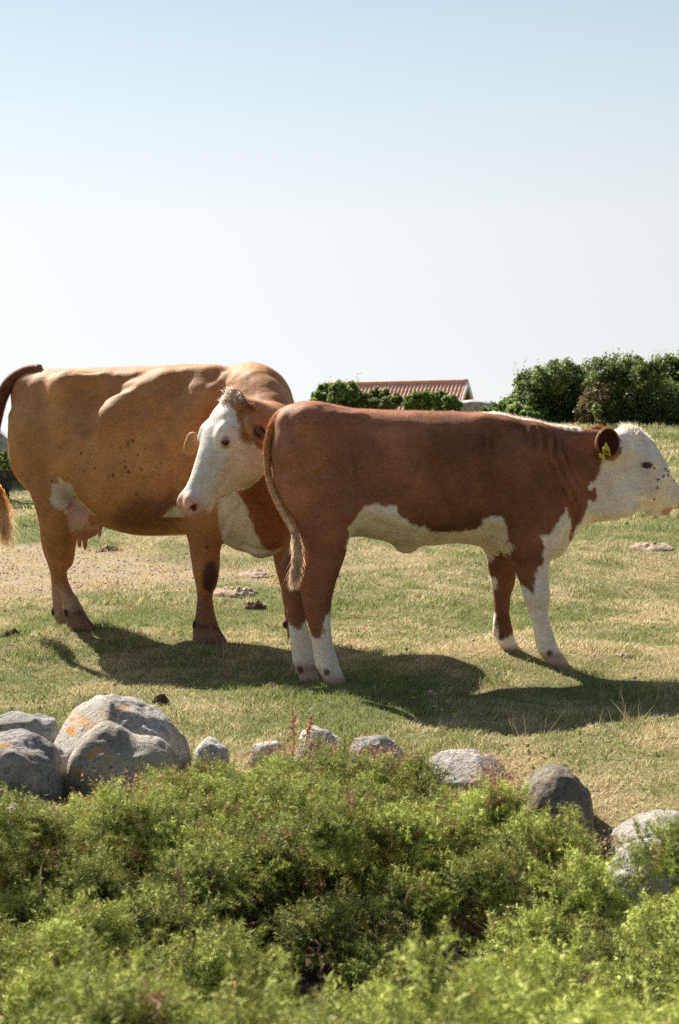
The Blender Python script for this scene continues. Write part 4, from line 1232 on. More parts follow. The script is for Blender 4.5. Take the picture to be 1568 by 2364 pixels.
        for i_, (fx, fy, fz) in enumerate(feet):
            dd = np.hypot(P[:, 0] - fx, P[:, 1] - fy); w = dd < .14
            c = lerp3(c, T1((.05, .032, .028)), w * sstep(.15, .09, P[:, 2] - fz + jit * 3 - .5 * (P[:, 0] - fx)) * sstep(-.1, .25, v + 12 * jit) * .85)
            c = lerp3(c, T1((.30, .155, .10)), w * sstep(.095, .05, P[:, 2] - fz + jit * 3) * .75)
            c = lerp3(c, T1((.05, .03, .025)), w * sstep(.018, .004, P[:, 2] - fz) * .6)
            for s_ in (-1, 1):
                dd = np.linalg.norm(P - [fx - .072, fy + s_ * .034, fz + .09], axis=1)
                c = lerp3(c, T1((.03, .02, .02)), sstep(.03, .018, dd))
        dk = np.linalg.norm((P - kn) / [.045, .07, .105], axis=1)
        c = lerp3(c, T1((.035, .02, .02)), sstep(1.1, .6, dk + jit * 14) * .85)
        # udder
        ud = np.linalg.norm((P - u0 - [0, -.02, .01]) / [.128, .148, .152], axis=1)
        c = lerp3(c, T1((.60, .36, .27)), sstep(1.05, .93, ud) * (P[:, 2] < u0[2] + .10) * (P[:, 2] > .3))
        tz = (P[:, 2] < u0[2] - .06) & (P[:, 2] > .38) & (np.abs(P[:, 0] - u0[0] - .02) < .14) & (np.abs(P[:, 1] + .06) < .12) & (P[:, 0] > B.L(170, 1250, -.12)[0])
        c = np.where(tz[:, None], T1((.55, .24, .17)), c)
        return np.clip(c, .005, .9)
    root = empty("cow", B.O, B.yaw)
    tag(root, "large tan cow with white face and udder, head turned back, standing behind the young one", "cow")
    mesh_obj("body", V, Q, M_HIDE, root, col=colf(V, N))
    def flow(P, n):
        f = np.tile(np.array([-1.0, 0, -.7]), (len(P), 1))
        f = lerp3(f, np.array([0, 0, -1.0])[None].repeat(len(P), 0), sstep(.62, .5, P[:, 2]))
        u = (P - h0) @ f_; hd = ((u > -.1) & (P[:, 1] < -.45)).astype(float)
        f = lerp3(f, f_[None].repeat(len(P), 0) * np.where(u < .12, -1, 1)[:, None] + n_[None] * .2, hd)
        return f
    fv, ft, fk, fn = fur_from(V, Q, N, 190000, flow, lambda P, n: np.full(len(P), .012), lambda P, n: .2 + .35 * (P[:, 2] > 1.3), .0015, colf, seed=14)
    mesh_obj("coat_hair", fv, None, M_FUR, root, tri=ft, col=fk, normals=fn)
    add_eye(root, eyeN); add_eye(root, (mp, mn, eyeN[2]))
    r = np.random.default_rng(15)
    R0, D0, L0, K0 = [], [], [], []
    for i in range(150):
        u = -.05 + r.random() * .07; s = r.normal(0, .03)
        R0.append(hp(u, -.015 + .02 * r.random() - abs(s) * .4, s)); D0.append(unit(-f_ * .9 + n_ * (.3 + r.normal(0, .4)) + s__ * r.normal(0, .5))); L0.append(.030); K0.append((.84, .80, .72))
    for i in range(70):
        R0.append(hp(-.03 + r.random() * .08, -.05 - r.random() * .06, .06 + r.random() * .03)); D0.append(unit(-f_ * .3 + s__ * .6 + n_ * r.normal(0, .4))); L0.append(.03); K0.append((.42, .2, .09))
    for i in range(70):
        R0.append(en + unit(e1) * r.normal(.01, .03) + unit(e2) * r.normal(0, .02)); D0.append(unit(e1 * .8 + e3 * .6 + np.array([0, 0, -.3]))); L0.append(.035); K0.append((.46, .24, .11))
    tv, tq, tk = locks(R0, D0, L0, K0, 16, .007, .0018, 5, .38, 16, .35)
    mesh_obj("poll_hair", tv, tq, M_FUR, root, col=tk)
    # tail: over the rump, down outside the frame, its brush swinging back in
    tp = [(95, 858, -.02, 17), (70, 860, -.03, 17), (46, 868, -.05, 16), (24, 884, -.09, 15), (9, 908, -.12, 13.5), (-2, 945, -.14, 12), (-12, 1000, -.15, 10.5), (-20, 1060, -.16, 9), (-20, 1110, -.17, 8), (-13, 1145, -.17, 6)]
    path = resample([list(B.L(a, b, c)) + [w * 7.45 / FPX] for a, b, c, w in tp], 60)
    pv, pq, pt = tube(path[:, :3], path[:, 3], 18); pn_ = vnormals(pv, pq)
    tcol = lambda P, n: lerp3(np.array([.30, .12, .05])[None].repeat(len(P), 0), np.array([.17, .07, .035])[None].repeat(len(P), 0), sstep(1.38, 1.2, P[:, 2]))
    tail = mesh_obj("tail", pv, pq, M_HIDE, root, tri=pt, col=tcol(pv, pn_))
    fv, ft, fk, fn = fur_from(pv, pq, pn_, 12000, lambda P, n: np.tile(np.array([[-.3, 0, -1.0]]), (len(P), 1)), lambda P, n: np.full(len(P), .018), lambda P, n: np.full(len(P), .4), .0015, tcol, seed=18)
    mesh_obj("tail_hair", fv, None, M_FUR, tail, tri=ft, col=fk, normals=fn)
    R0, D0, L0, K0 = [], [], [], []
    for i in range(170):
        t = r.random(); px = np.interp(t, [0, .4, 1], [-14, -10, -2]) + r.normal(0, 4); py = 1118 + t * 95
        R0.append(B.L(px + 9, py, -.17)); D0.append(unit((.17 + .11 * r.normal(), r.normal(0, .12), -1))); L0.append(.17); K0.append((.78, .45, .2) if t < .3 or r.random() < .25 else (.84, .68, .46))
    tv, tq, tk = locks(R0, D0, L0, K0, 9, .006, .0012, 6, -.01, 19, .08)
    mesh_obj("tail_tuft", tv, tq, M_FUR, tail, col=tk)
    return root, feet
# ------------------------------------------------------------------ stones
def stone_material(name, base=(.40, .37, .34), lichen=.0, dark=.3, warm=None):
    t = NT(name, .88, .2)
    co = t.coord(); n1 = t.noise(6, 8, .68, co); n2 = t.noise(70, 4, .75, co); n3 = t.noise(11, 7, .72, co); n4 = t.noise(3.1, 3, .5, co)
    b = np.array(base)
    c = t.ramp(n1, [(.30, tuple(b * .42)), (.44, tuple(b * .80)), (.56, tuple(b)), (.72, tuple(np.minimum(b * 1.45, .8)))])
    sp = t.ramp(n2, [(.34, (.32, .31, .30)), (.47, (1, 1, 1)), (.60, (1, 1, 1)), (.70, (1.5, 1.47, 1.42))])
    c = t.mix(1.0, c, sp, 'MULTIPLY')
    dk = t.ramp(n3, [(.60 - dark * .25, (0, 0, 0)), (.74 - dark * .25, (1, 1, 1))])
    c = t.mix(t.mix(1.0, dk, t.ramp(n4, [(.42, (0, 0, 0)), (.58, (.85, .85, .85))]), 'MULTIPLY'), c, tuple(b * .22))
    gr = t.ramp(n3, [(.36, (.8, .8, .8)), (.46, (0, 0, 0))])
    c = t.mix(t.mix(1.0, gr, (.5, .5, .5), 'MULTIPLY'), c, (.40, .40, .32))
    if lichen > 0:
        # orange lichen on the upper face
        g = t.node("ShaderNodeNewGeometry"); sx = t.node("ShaderNodeSeparateXYZ"); t.link(g.outputs["Normal"], sx.inputs[0])
        up = t.ramp(sx.outputs[2], [(.35, (0, 0, 0)), (.7, (1, 1, 1))])
        ln = t.noise(9, 7, .75, t.coord((1, 1, 2.2)))
        a = t.node("ShaderNodeAttribute"); a.attribute_name = "coat"; sp_ = t.node("ShaderNodeSeparateColor"); t.link(a.outputs["Color"], sp_.inputs[0])
        lm = t.ramp(ln, [(.50, (0, 0, 0)), (.56, (1, 1, 1))])
        c = t.mix(t.mix(1.0, lm, sp_.outputs[0], 'MULTIPLY'), c, (.50, .235, .035))
    t.color(c); t.bump(t.mix(.5, n3, n2), 1.0, .022)
    return t.m

M_STONE = stone_material("granite", (.43, .40, .355))
M_STONE_L = stone_material("granite_with_lichen", (.47, .43, .375), 1.0, .45)
M_STONE_D = stone_material("dark_granite", (.37, .345, .31), .0, .6)
M_STONE_W = stone_material("pale_granite", (.50, .47, .43), .0, .3)
M_STONE_P = stone_material("pinkish_granite", (.47, .42, .38), .0, .2)
M_STONE_B = stone_material("brown_mossy_stone", (.23, .195, .145), .0, .35)

def stone(label, top, bottom, d, thick, mat, seed, h=.008, lich=None, grp="stones of the fallen wall", nar=None, name="stone", lump=.035, cat="stone"):
    B = Beast((at((top[0][0] + top[-1][0]) / 2, bottom, d)), 0.0)
    O = B.O.copy()
    x = [B.L(a, 1700)[0] for a, b in top]; T = np.array([B.L(a, b)[2] for a, b in top]); bz = B.L(top[0][0], bottom)[2]
    L = x[-1] - x[0]; u = (np.array(x) - x[0]) / L
    w = thick * np.sqrt(np.clip(1 - (2 * u - 1) ** 2, .03, 1)) ** .8
    bot = bz + .5 * (T - bz).clip(.01) * (np.abs(2 * u - 1) ** 4)
    bot = np.minimum(bot, T - .006)
    pad = .05
    S = Sdf((x[0] - pad, -thick * 1.6 - pad, bz - pad), (x[-1] + pad, thick * 1.6 + pad, T.max() + pad), h)
    # the crest leans back a little so the near face shows
    S.loft((0, 0, 0), (1, 0, 0), (0, .28, 1), x, T, bot, w, 0, None, [.32] * len(x) if nar is None else nar, 2.7)
    V, Q = S.surface(); V = relax(V, Q, 2, .5); N = vnormals(V, Q)
    r = np.random.default_rng(seed); o3 = r.random(3) * 50
    f = 1 / max(L, .1)
    nz = fbm(V[:, 0] * 2.2 * f + o3[0], V[:, 1] * 2.2 * f + o3[1], V[:, 2] * 2.2 * f + o3[2], seed, 3) * lump * L / .5
    nz = nz + fbm(V[:, 0] * 16 + o3[0], V[:, 1] * 16, V[:, 2] * 16, seed + 3, 4, .6) * .0065
    V = V + N * nz[:, None]
    # chisel a few flat facets
    for _ in range(8 if L > .3 else 13):
        n = unit(r.normal(0, 1, 3) * [1, 1, .6] + [0, -.5, .0]); s = V @ n; lim = s.max() - (.05 + .08 * r.random()) * L
        V = V - n * (np.maximum(s - lim, 0) * .82)[:, None]
    col = np.zeros((len(V), 3))
    if lich:
        for px, py, rx, ry in lich:
            c = B.L(px, py, 0); dd = np.hypot((V[:, 0] - c[0]) / (rx * d / FPX), (V[:, 2] - c[2]) / (ry * d / FPX))
            col[:, 0] = np.maximum(col[:, 0], sstep(1.2, .6, dd))
    o = mesh_obj(name, V, Q, mat, col=col); o.location = O
    tag(o, label, cat, grp)
    return o

def build_stones():
    stone("large rounded grey boulder with streaks of orange lichen, biggest of the wall", [(120, 1745), (124, 1700), (135, 1665), (160, 1635), (200, 1615), (250, 1610), (300, 1612), (345, 1622), (380, 1650), (410, 1680), (430, 1705), (437, 1745)], 1800, 4.35, .22, M_STONE_L, 1, lich=[(190, 1655, 55, 12), (255, 1640, 60, 12), (215, 1668, 26, 8), (175, 1680, 20, 10), (290, 1630, 30, 8)])
    stone("sloping brown grey boulder leaning against the large lichened one", [(130, 1835), (140, 1800), (160, 1760), (182, 1712), (200, 1690), (235, 1680), (275, 1688), (320, 1705), (360, 1718), (395, 1745), (415, 1800)], 1880, 4.0, .15, stone_material("tan_granite", (.40, .35, .28), 1.0, .2), 2, lich=[(240, 1730, 30, 22), (195, 1770, 14, 10)])
    stone("speckled flat-topped grey stone behind the others at the left edge", [(-70, 1720), (-50, 1675), (0, 1645), (40, 1644), (80, 1652), (110, 1665), (130, 1690), (136, 1735)], 1790, 4.45, .16, M_STONE_D, 3)
    stone("dark-sided grey stone with lichen spots at the left edge, in front", [(-70, 1780), (-40, 1715), (0, 1691), (40, 1690), (75, 1700), (110, 1725), (148, 1755), (163, 1778), (162, 1830)], 1900, 3.95, .2, stone_material("blotched_granite", (.38, .35, .32), 1.0, .7), 4, lich=[(25, 1712, 22, 8), (85, 1735, 20, 10), (5, 1760, 12, 14)])
    stone("small whitish speckled stone just right of the large boulder", [(443, 1755), (450, 1722), (470, 1710), (495, 1708), (515, 1718), (526, 1735), (530, 1760)], 1785, 4.2, .06, M_STONE_W, 5)
    stone("low pale stone half buried in juniper behind the reddish stalk", [(572, 1750), (590, 1715), (620, 1705), (650, 1712), (668, 1745)], 1780, 4.3, .06, M_STONE_P, 6)
    stone("grey stone with a ragged top showing between juniper and pasture, left one", [(672, 1750), (692, 1702), (720, 1686), (750, 1684), (780, 1700), (800, 1722), (806, 1755)], 1800, 4.2, .1, M_STONE, 7, lump=.04)
    stone("grey stone with dark right end, its lower part hidden by juniper", [(795, 1760), (808, 1714), (850, 1697), (890, 1700), (920, 1715), (938, 1740), (944, 1775)], 1830, 4.05, .1, M_STONE_D, 8)
    stone("pale rough stone tangled with dry brown stems, left of the pointed one", [(990, 1805), (1005, 1755), (1050, 1737), (1090, 1728), (1130, 1727), (1160, 1745), (1180, 1778), (1188, 1820)], 1880, 3.95, .13, M_STONE_P, 9, lump=.04)
    stone("pointed brownish boulder standing on the grass right of the juniper", [(1211, 1850), (1222, 1810), (1250, 1786), (1285, 1771), (1310, 1776), (1335, 1800), (1360, 1830), (1385, 1865), (1395, 1905), (1390, 1945)], 2010, 3.5, .15, M_STONE_B, 10, lump=.03)
    stone("flat grey stone at the right edge with grass behind it", [(1420, 1990), (1440, 1918), (1480, 1897), (1530, 1890), (1575, 1893), (1640, 1905), (1665, 1990)], 2060, 3.3, .18, stone_material("weathered_stone", (.34, .31, .27), .0, .4), 11)
    stone("white quartz-like stone in front of the flat one at the right edge", [(1415, 2040), (1440, 1955), (1480, 1938), (1540, 1940), (1600, 1952), (1630, 2040)], 2110, 3.02, .11, M_STONE_W, 12, lump=.05)
    stone("little grey stone poking from the juniper near the right edge", [(1408, 2075), (1428, 2022), (1455, 2008), (1480, 2018), (1497, 2070)], 2110, 2.85, .05, M_STONE_W, 13)
    stone("pinkish stone at the left edge half covered by juniper", [(-60, 1930), (-25, 1870), (15, 1856), (48, 1866), (66, 1885), (78, 1935)], 1970, 3.35, .1, M_STONE_P, 14)

def build_outcrops():
    M = stone_material("bare_bedrock", (.50, .475, .45), .0, .25)
    stone("smooth light grey bedrock rising behind the large cow's rump", [(-190, 1060), (-120, 990), (-40, 972), (0, 966), (14, 982), (30, 1008), (50, 1030), (90, 1050), (130, 1085)], 1110, 16.5, .8, M, 41, h=.03, grp=None, name="rock_outcrop", lump=.02, cat="rock")
    stone("low pale rock slab between the bushes and the hedge", [(1030, 955), (1058, 936), (1072, 929), (1100, 930), (1128, 934), (1160, 950), (1190, 972)], 1000, 25.5, .8, M, 42, h=.04, grp=None, name="rock_outcrop", lump=.02, cat="rock")
    stone("small grey rock under the middle bushes in front of the tiled roof", [(690, 955), (712, 940), (735, 934), (770, 945), (830, 940), (900, 936), (925, 938), (950, 960)], 990, 24.5, .5, M, 43, h=.04, grp=None, name="rock_outcrop", lump=.04, cat="rock")

# ------------------------------------------------------------------ dung
def build_dung():
    M1 = plain("dry_dung", (.36, .27, .19), .95, .1, .45, 90); M2 = plain("fresh_dung", (.085, .055, .036), .95, .03, .5, 90)
    rr = np.random.default_rng(31)
    for i, (x0, x1, py, hgt, m, lab) in enumerate([
        (548, 650, 1322, .035, M1, "dry pale cow pat behind the two cows, farthest of the pats between them"),
        (490, 596, 1368, .05, M1, "thick crusted tan cow pat beside the large cow's front leg"),
        (560, 618, 1400, .045, M2, "dark fresh cow pat between the large cow and the young one"),
        (222, 282, 1266, .03, M2, "small dark cow pat on the bare ground under the udder"),
        (1450, 1555, 1261, .04, M1, "crumbled dry cow pat on the grass below the young cow's chin"),
        (348, 392, 1619, .035, M2, "small dark cow pat just behind the large lichened boulder"),
        (0, 52, 1462, .03, M2, "dark cow pat on the grass at the left edge"),
        (1420, 1460, 1510, .015, M1, "thin flattened dry cow pat right of the young cow's front hoof")]):
        c = on_ground((x0 + x1) / 2, py + 6); w = (x1 - x0) / FPX * c[1] / 2
        n = 44; k = 14
        V = [[0, 0, hgt * .6]]; 
        for a in range(1, k + 1):
            for b in range(n):
                t = b / n * 2 * math.pi; rad = a / k
                R = w * rad * (1 + .25 * float(noise3(math.cos(t) * 1.7 + i * 9, math.sin(t) * 1.7, 0, 33)))
                x, y = R * math.cos(t), R * math.sin(t) * .75
                z = hgt * (1 - rad ** 3) * (.75 + .34 * float(fbm(x * 45 + i * 5, y * 45, 0, 34, 5, .7)))
                V.append([x, y, (z if a < k else -.012) + float(gz(c[0] + x, c[1] + y)) - c[2] + (0.003 if a < k else 0)])
        Q = [[1 + (a - 1) * n + b, 1 + a * n + b, 1 + a * n + (b + 1) % n, 1 + (a - 1) * n + (b + 1) % n] for a in range(1, k) for b in range(n)]
        tr = [[0, 1 + b, 1 + (b + 1) % n] for b in range(n)]
        o = mesh_obj("cow_pat", np.array(V), np.array(Q), m, tri=tr); o.location = c
        tag(o, lab, "cow pat", "cow pats on the pasture")

# ------------------------------------------------------------------ pink flowers
def build_flowers():
    MS = plain("flower_stem", (.12, .17, .05)); MP = plain("pink_petal", (.62, .30, .48), .7, .2, .2, 200)
    sv, sq = sphere_mesh(10, 6); src = None
    spots = [(938, 1505, "pink flower head in the shadow right of the hind hooves"), (995, 1608, "pink flower head in the young cow's shadow, left one"), (1375, 1520, "pink flower head in sunlit grass right of the front hoof"), (1467, 1574, "pink flower head in the shadow at the right"), (1092, 1484, "tiny pink flower head below the young cow's far front leg"), (960, 1534, "faded pink flower head at the shadow's far rim")]
    for i, (px, py, lab) in enumerate(spots):
        p = on_ground(px, py + 14)
        if src is None:
            root = empty("thrift_flower", p); src = root
            v, q, t = tube([[0, 0, -.005], [.003, 0, .015], [.002, .002, .034]], [.0009] * 3, 6)
            mesh_obj("stem", v, q, MS, root, tri=t)
            Vs, Qs = [], []
            for j in range(15):
                a = rng.random() * 6.28; e = rng.random() * 1.4
                d = np.array([math.cos(a) * math.sin(e), math.sin(a) * math.sin(e), math.cos(e)])
                Vs.append(sv * .0034 + d * .0065 + [.002, .002, .034]); Qs.append(sq + j * len(sv))
            mesh_obj("flower_head", np.concatenate(Vs), np.concatenate(Qs), MP, root)
        else:
            root = src.copy(); C.objects.link(root); root.location = p
            for ch in list(src.children):
                c = ch.copy(); C.objects.link(c); c.parent = root
        root.rotation_euler = (0, 0, i * 1.1)
        tag(root, lab, "flower", "pink flowers in the grass")

# ------------------------------------------------------------------ juniper
def jun_far(x, y):
    """far edge of the juniper, as a depth for each sideways slope x/y"""
    s = x / y * FPX + HX
    return np.interp(s, [-300, 0, 130, 300, 450, 700, 1000, 1160, 1210, 1300, 1390, 1440, 1568, 1900], [3.3, 3.3, 3.5, 3.7, 3.9, 3.95, 3.75, 3.38, 3.05, 2.86, 2.86, 2.92, 2.88, 2.85])
HOLLOWS = ((690, 2.45, 290, .22, .36), (1090, 2.36, 150, .12, .20), (600, 2.0, 170, .13, .24), (350, 1.82, 120, .15, .26), (230, 2.28, 130, .10, .18), (980, 1.84, 110, .09, .20), (1330, 2.12, 150, .09, .18), (1180, 1.78, 110, .10, .22), (830, 2.16, 130, .09, .18), (60, 2.12, 90, .07, .12), (1480, 1.82, 90, .10, .16))
def hollow(x, y):
    s = x / y * FPX + HX
    return max(a / .25 * math.exp(-(((s - cx) / rx) ** 2 + ((y - cy) / ry) ** 2)) for cx, cy, rx, ry, a in HOLLOWS)
def jun_top(x, y):
    s = x / y * FPX + HX
    # height of the canopy along the sight line rows of the picture
    py = np.interp(y, [1.2, 1.5, 1.75, 2.0, 2.3, 2.6, 2.9, 3.2, 3.5, 3.8, 4.1], [2560, 2440, 2330, 2230, 2115, 2018, 1938, 1885, 1842, 1806, 1785])
    py = py + np.interp(s, [-200, 0, 130, 300, 450, 650, 1000, 1180, 1350, 1568], [75, 70, 45, 20, 0, -25, 0, 25, 45, 30]) * sstep(2.3, 3.2, y)
    z = CAM_H - (py - HY) / FPX * y
    n = fbm(x * 3.6, y * 3.2, 0, 101, 2)
    n2 = fbm(x * 9, y * 9, 0, 102, 2)
    z = z + (.070 * n * sstep(4.0, 2.9, y) + .030 * n2) * np.clip(y / 2.4, .35, 1.1)
    # dark hollows under the near crest
    for cx, cy, rx, ry, a in HOLLOWS:
        z = z - a * np.exp(-(((s - cx) / rx) ** 2 + ((y - cy) / ry) ** 2))
    for cx, cy, rx, ry, a in ((500, 2.15, 75, .09, .10), (120, 2.0, 130, .14, .08), (850, 1.74, 170, .10, .07), (1050, 2.05, 110, .10, .07), (680, 1.62, 160, .10, .05)):
        z = z + a * np.exp(-(((s - cx) / rx) ** 2 + ((y - cy) / ry) ** 2))
    lim = CAM_H - (np.interp(y, [1.2, 1.5, 1.75, 2.0, 2.3, 2.6], [2500, 2330, 2230, 2120, 2010, 1930]) - HY) / FPX * y
    return np.where(y < 2.6, np.minimum(z, lim), z)

def sprig(r, L=.10, brown=False):
    """one juniper spray: a bent twig with side shoots set with short needles; z is its axis"""
    tris, cols, nr = [], [], []
    ax = [np.zeros(3)]; d = unit(r.normal(0, .18, 3) + [0, 0, 1]); bend = r.normal(0, .10, 3) * [1, 1, .2]
    st = .0058; n = int(L / st)
    dirs = []
    for i in range(n):
        d = unit(d + bend * .35 + np.array([0, 0, -.0]) + r.normal(0, .03, 3)); ax.append(ax[-1] + d * st); dirs.append(d)
    segs = [(ax[i], dirs[min(i, n - 1)], i / n) for i in range(int(n * .15), n)]
    for i in range(int(n * .15), n - 1, 2):
        a = r.random() * 6.283; dd = dirs[i]; q = unit(np.cross(dd, [math.cos(a), math.sin(a), .2]))
        sd = unit(dd * .75 + q * .8); l = L * (.46 * (1 - i / n) + .14) * (.7 + .6 * r.random()); p = ax[i].copy(); m = int(l / st)
        for j in range(m):
            sd = unit(sd + dd * .05 + r.normal(0, .05, 3)); p = p + sd * st; segs.append((p.copy(), sd, max(i / n, j / max(m, 1)) * .6 + .4 * j / max(m, 1)))
    P = np.array([s[0] for s in segs]); D = np.array([s[1] for s in segs]); T = np.array([s[2] for s in segs])
    P = np.repeat(P, 3, 0); D = np.repeat(D, 3, 0); T = np.repeat(T, 3)
    k = len(P); a = r.random(k) * 6.283
    ref = np.cross(D, np.array([.3, .5, .8])); ref /= np.linalg.norm(ref, axis=1, keepdims=True); r2 = np.cross(D, ref)
    out = ref * np.cos(a)[:, None] + r2 * np.sin(a)[:, None]
    nd = D * .65 + out * .95; nd /= np.linalg.norm(nd, axis=1, keepdims=True)
    side = np.cross(nd, out + r.normal(0, .3, (k, 3))); side /= np.linalg.norm(side, axis=1, keepdims=True) + 1e-9
    ln = (.0135 * (.65 + .6 * r.random(k)))[:, None]; w = .00115
    P = P + r.normal(0, .0006, P.shape)
    V = np.stack([P - side * w, P + side * w, P + nd * ln], 1)
    return V, T

def build_juniper():
    r = np.random.default_rng(41)
    var = [sprig(r, .075 + .05 * r.random()) for _ in range(14)]
    VV, KK = [], []
    tries = 0; cnt = 0
    # candidate roots in several layers down through the bush
    # boughs: rounded masses of sprays with dark gaps between them
    cen = []
    for _ in range(9000):
        yy = math.sqrt(r.random() * (4.0 ** 2 - 1.2 ** 2) + 1.2 ** 2); xx = (r.random() * 2 - 1) * (.25 * yy + .36)
        if yy > float(jun_far(xx, yy)) - .05 + .05 * math.sin(xx * 9): continue
        if hollow(xx, yy) > .55 and r.random() < .93: continue
        sp_ = .140 if yy < 2.9 else .11
        if all((xx - c[0]) ** 2 + (yy - c[1]) ** 2 > sp_ ** 2 for c in cen): cen.append((xx, yy))
    cen = np.array(cen); print("boughs", len(cen))
    cr = .060 + .050 * r.random(len(cen)) ** 1.3; ch = r.normal(0, .055, len(cen)).clip(-.12, .07) * sstep(3.7, 2.8, cen[:, 1]) * np.clip(cen[:, 1] / 2.4, .4, 1)
    zt = jun_top(cen[:, 0], cen[:, 1]); lean = np.stack([r.normal(.2, .4, len(cen)), r.normal(-.25, .35, len(cen)), np.ones(len(cen))], 1)
    per = 84
    idx = np.repeat(np.arange(len(cen)), per); n = len(idx)
    dirv = r.normal(0, 1, (n, 3)) + lean[idx] * 1.3; dirv /= np.linalg.norm(dirv, axis=1, keepdims=True)
    ok = dirv[:, 2] > -.25; idx, dirv = idx[ok], dirv[ok]; n = len(idx)
    rad = cr[idx] * (.45 + .6 * r.random(n))
    P0 = np.stack([cen[idx, 0], cen[idx, 1], zt[idx] + ch[idx] - .055], 1) + dirv * rad[:, None] * [1.25, 1.1, .95]
    # a thin understorey deep below
    m_ = 2600
    uy = np.sqrt(r.random(m_) * (3.9 ** 2 - 1.2 ** 2) + 1.2 ** 2); ux = (r.random(m_) * 2 - 1) * (.25 * uy + .36)
    kk = uy < jun_far(ux, uy) - .1; ux, uy = ux[kk], uy[kk]; m_ = len(ux)
    U0 = np.stack([ux, uy, jun_top(ux, uy) - .13 - .08 * r.random(m_)], 1); ud = unit((0, 0, 1)) + r.normal(0, .5, (m_, 3))
    P0 = np.concatenate([P0, U0]); dirv = np.concatenate([dirv, ud / np.linalg.norm(ud, axis=1, keepdims=True)]); bt = np.concatenate([(.62 + .72 * r.random(len(cen)))[idx], np.full(m_, .42)])  # understorey sprays coloured darker, painting shade into the gaps
    bb = np.concatenate([(r.random(len(cen)) < -1)[idx], np.zeros(m_, bool)])
    g = gz(P0[:, 0], P0[:, 1]); P0[:, 2] = np.maximum(P0[:, 2], g + .015)
    n = len(P0); x, y, z = P0.T; lay = np.zeros(n)
    for i in range(n):
        V, T = var[r.integers(len(var))]
        d = unit(dirv[i] + r.normal(0, .22, 3))
        a = r.random() * 6.283; u = unit(np.cross(d, [math.cos(a), math.sin(a), .1])); v = np.cross(d, u)
        s = .50 + .34 * r.random()
        M = np.stack([u, v, d], 0) * s
        W = V.reshape(-1, 3) @ M
        root = np.array([x[i], y[i], z[i]]) - d * .04 * s
        W = W + root
        br = bb[i] or r.random() < (.012 + .07 * (y[i] > 2.9))
        base = np.array([.045, .075, .024]) * (.8 + .4 * r.random()) * bt[i]; tip = np.array([.49, .53, .130]) * (.75 + .5 * r.random()) * bt[i]
        if r.random() < .12: tip = np.array([.40, .36, .09])
        if br: base = np.array([.20, .10, .05]); tip = np.array([.42, .23, .13]) * (.7 + .5 * r.random())
        t = np.clip(T * 1.25 - .12, 0, 1)[:, None]
        c = base * (1 - t) + tip * t
        c = c * (.8 + .4 * r.random((len(c), 1)))
        VV.append(W); KK.append(np.repeat(c, 3, 0))
    V = np.concatenate(VV); K = np.concatenate(KK)
    print("juniper tris", len(V) // 3, "sprigs", n)
    root = empty("juniper_shrub", (0.0, 2.6, -.2))
    tag(root, "sprawling green juniper filling the foreground, with brown dead sprays", "shrub")
    off = np.array(root.location)
    mesh_obj("foliage", V - off, None, leaf_material("juniper_needle", .12, .6, .12), root, tri=np.arange(len(V)).reshape(-1, 3), smooth=False, col=K)
    # limbs inside
    MB = plain("juniper_bark", (.16, .095, .06), .9, .1, .4, 60)
    tv, tq, tt, m = [], [], [], 0
    for i in range(90):
        yy = 1.3 + 2.3 * r.random(); xx = (r.random() * 2 - 1) * .25 * yy
        a = r.random() * 6.283; p = np.array([xx, yy, float(jun_top(xx, yy)) - .20]); pts = [p.copy()]
        d = unit((math.cos(a), math.sin(a), .35))
        for _ in range(6):
            d = unit(d + r.normal(0, .22, 3) + [0, 0, .03]); p = p + d * .045; 
            p[2] = min(p[2], float(jun_top(p[0], p[1])) - .01); pts.append(p.copy())
        v, q, t = tube(pts, np.linspace(.007, .002, 7), 6); tv.append(v); tq.append(q + m); tt.append(t + m); m += len(v)
    mesh_obj("branches", np.concatenate(tv) - off, np.concatenate(tq), MB, root, tri=np.concatenate(tt))
    # dead curled twigs sticking out
    MD = plain("dead_twig", (.30, .17, .11), .9, .1, .4, 80)
    for x0, y0, x1, y1, d, w in ((412, 1980, 425, 2180, 2.35, 5), (405, 2010, 420, 2080, 2.35, 7), (705, 2230, 722, 2185, 1.95, 4), (745, 2240, 735, 2175, 1.95, 5), (760, 2230, 762, 2180, 1.95, 4), (545, 2300, 552, 2235, 1.85, 4.5),
                                 (930, 2090, 1000, 2065, 2.2, 4), (1135, 2135, 1215, 2160, 2.15, 3), (1140, 2232, 1205, 2236, 1.95, 3.5), (1000, 1870, 1045, 1905, 3.0, 4), (785, 1770, 810, 1800, 3.6, 4), (1160, 1990, 1200, 2010, 2.6, 3), (895, 1900, 905, 1960, 2.8, 3.5)):
        p0 = at(x0, y0, d); p1 = at(x1, y1, d + r.normal(0, .03)); pts = []
        for k_ in range(9):
            t = k_ / 8; pts.append(p0 * (1 - t) + p1 * t + r.normal(0, .004, 3) + np.array([0, 0, .025 * math.sin(t * 3.1)]) * (abs(x1 - x0) > 30))
        v, q, t = tube(pts, np.linspace(w, w * .4, 9) * d / FPX * .5, 6)
        mesh_obj("dead_twig", v - off, q, MD, root, tri=t)

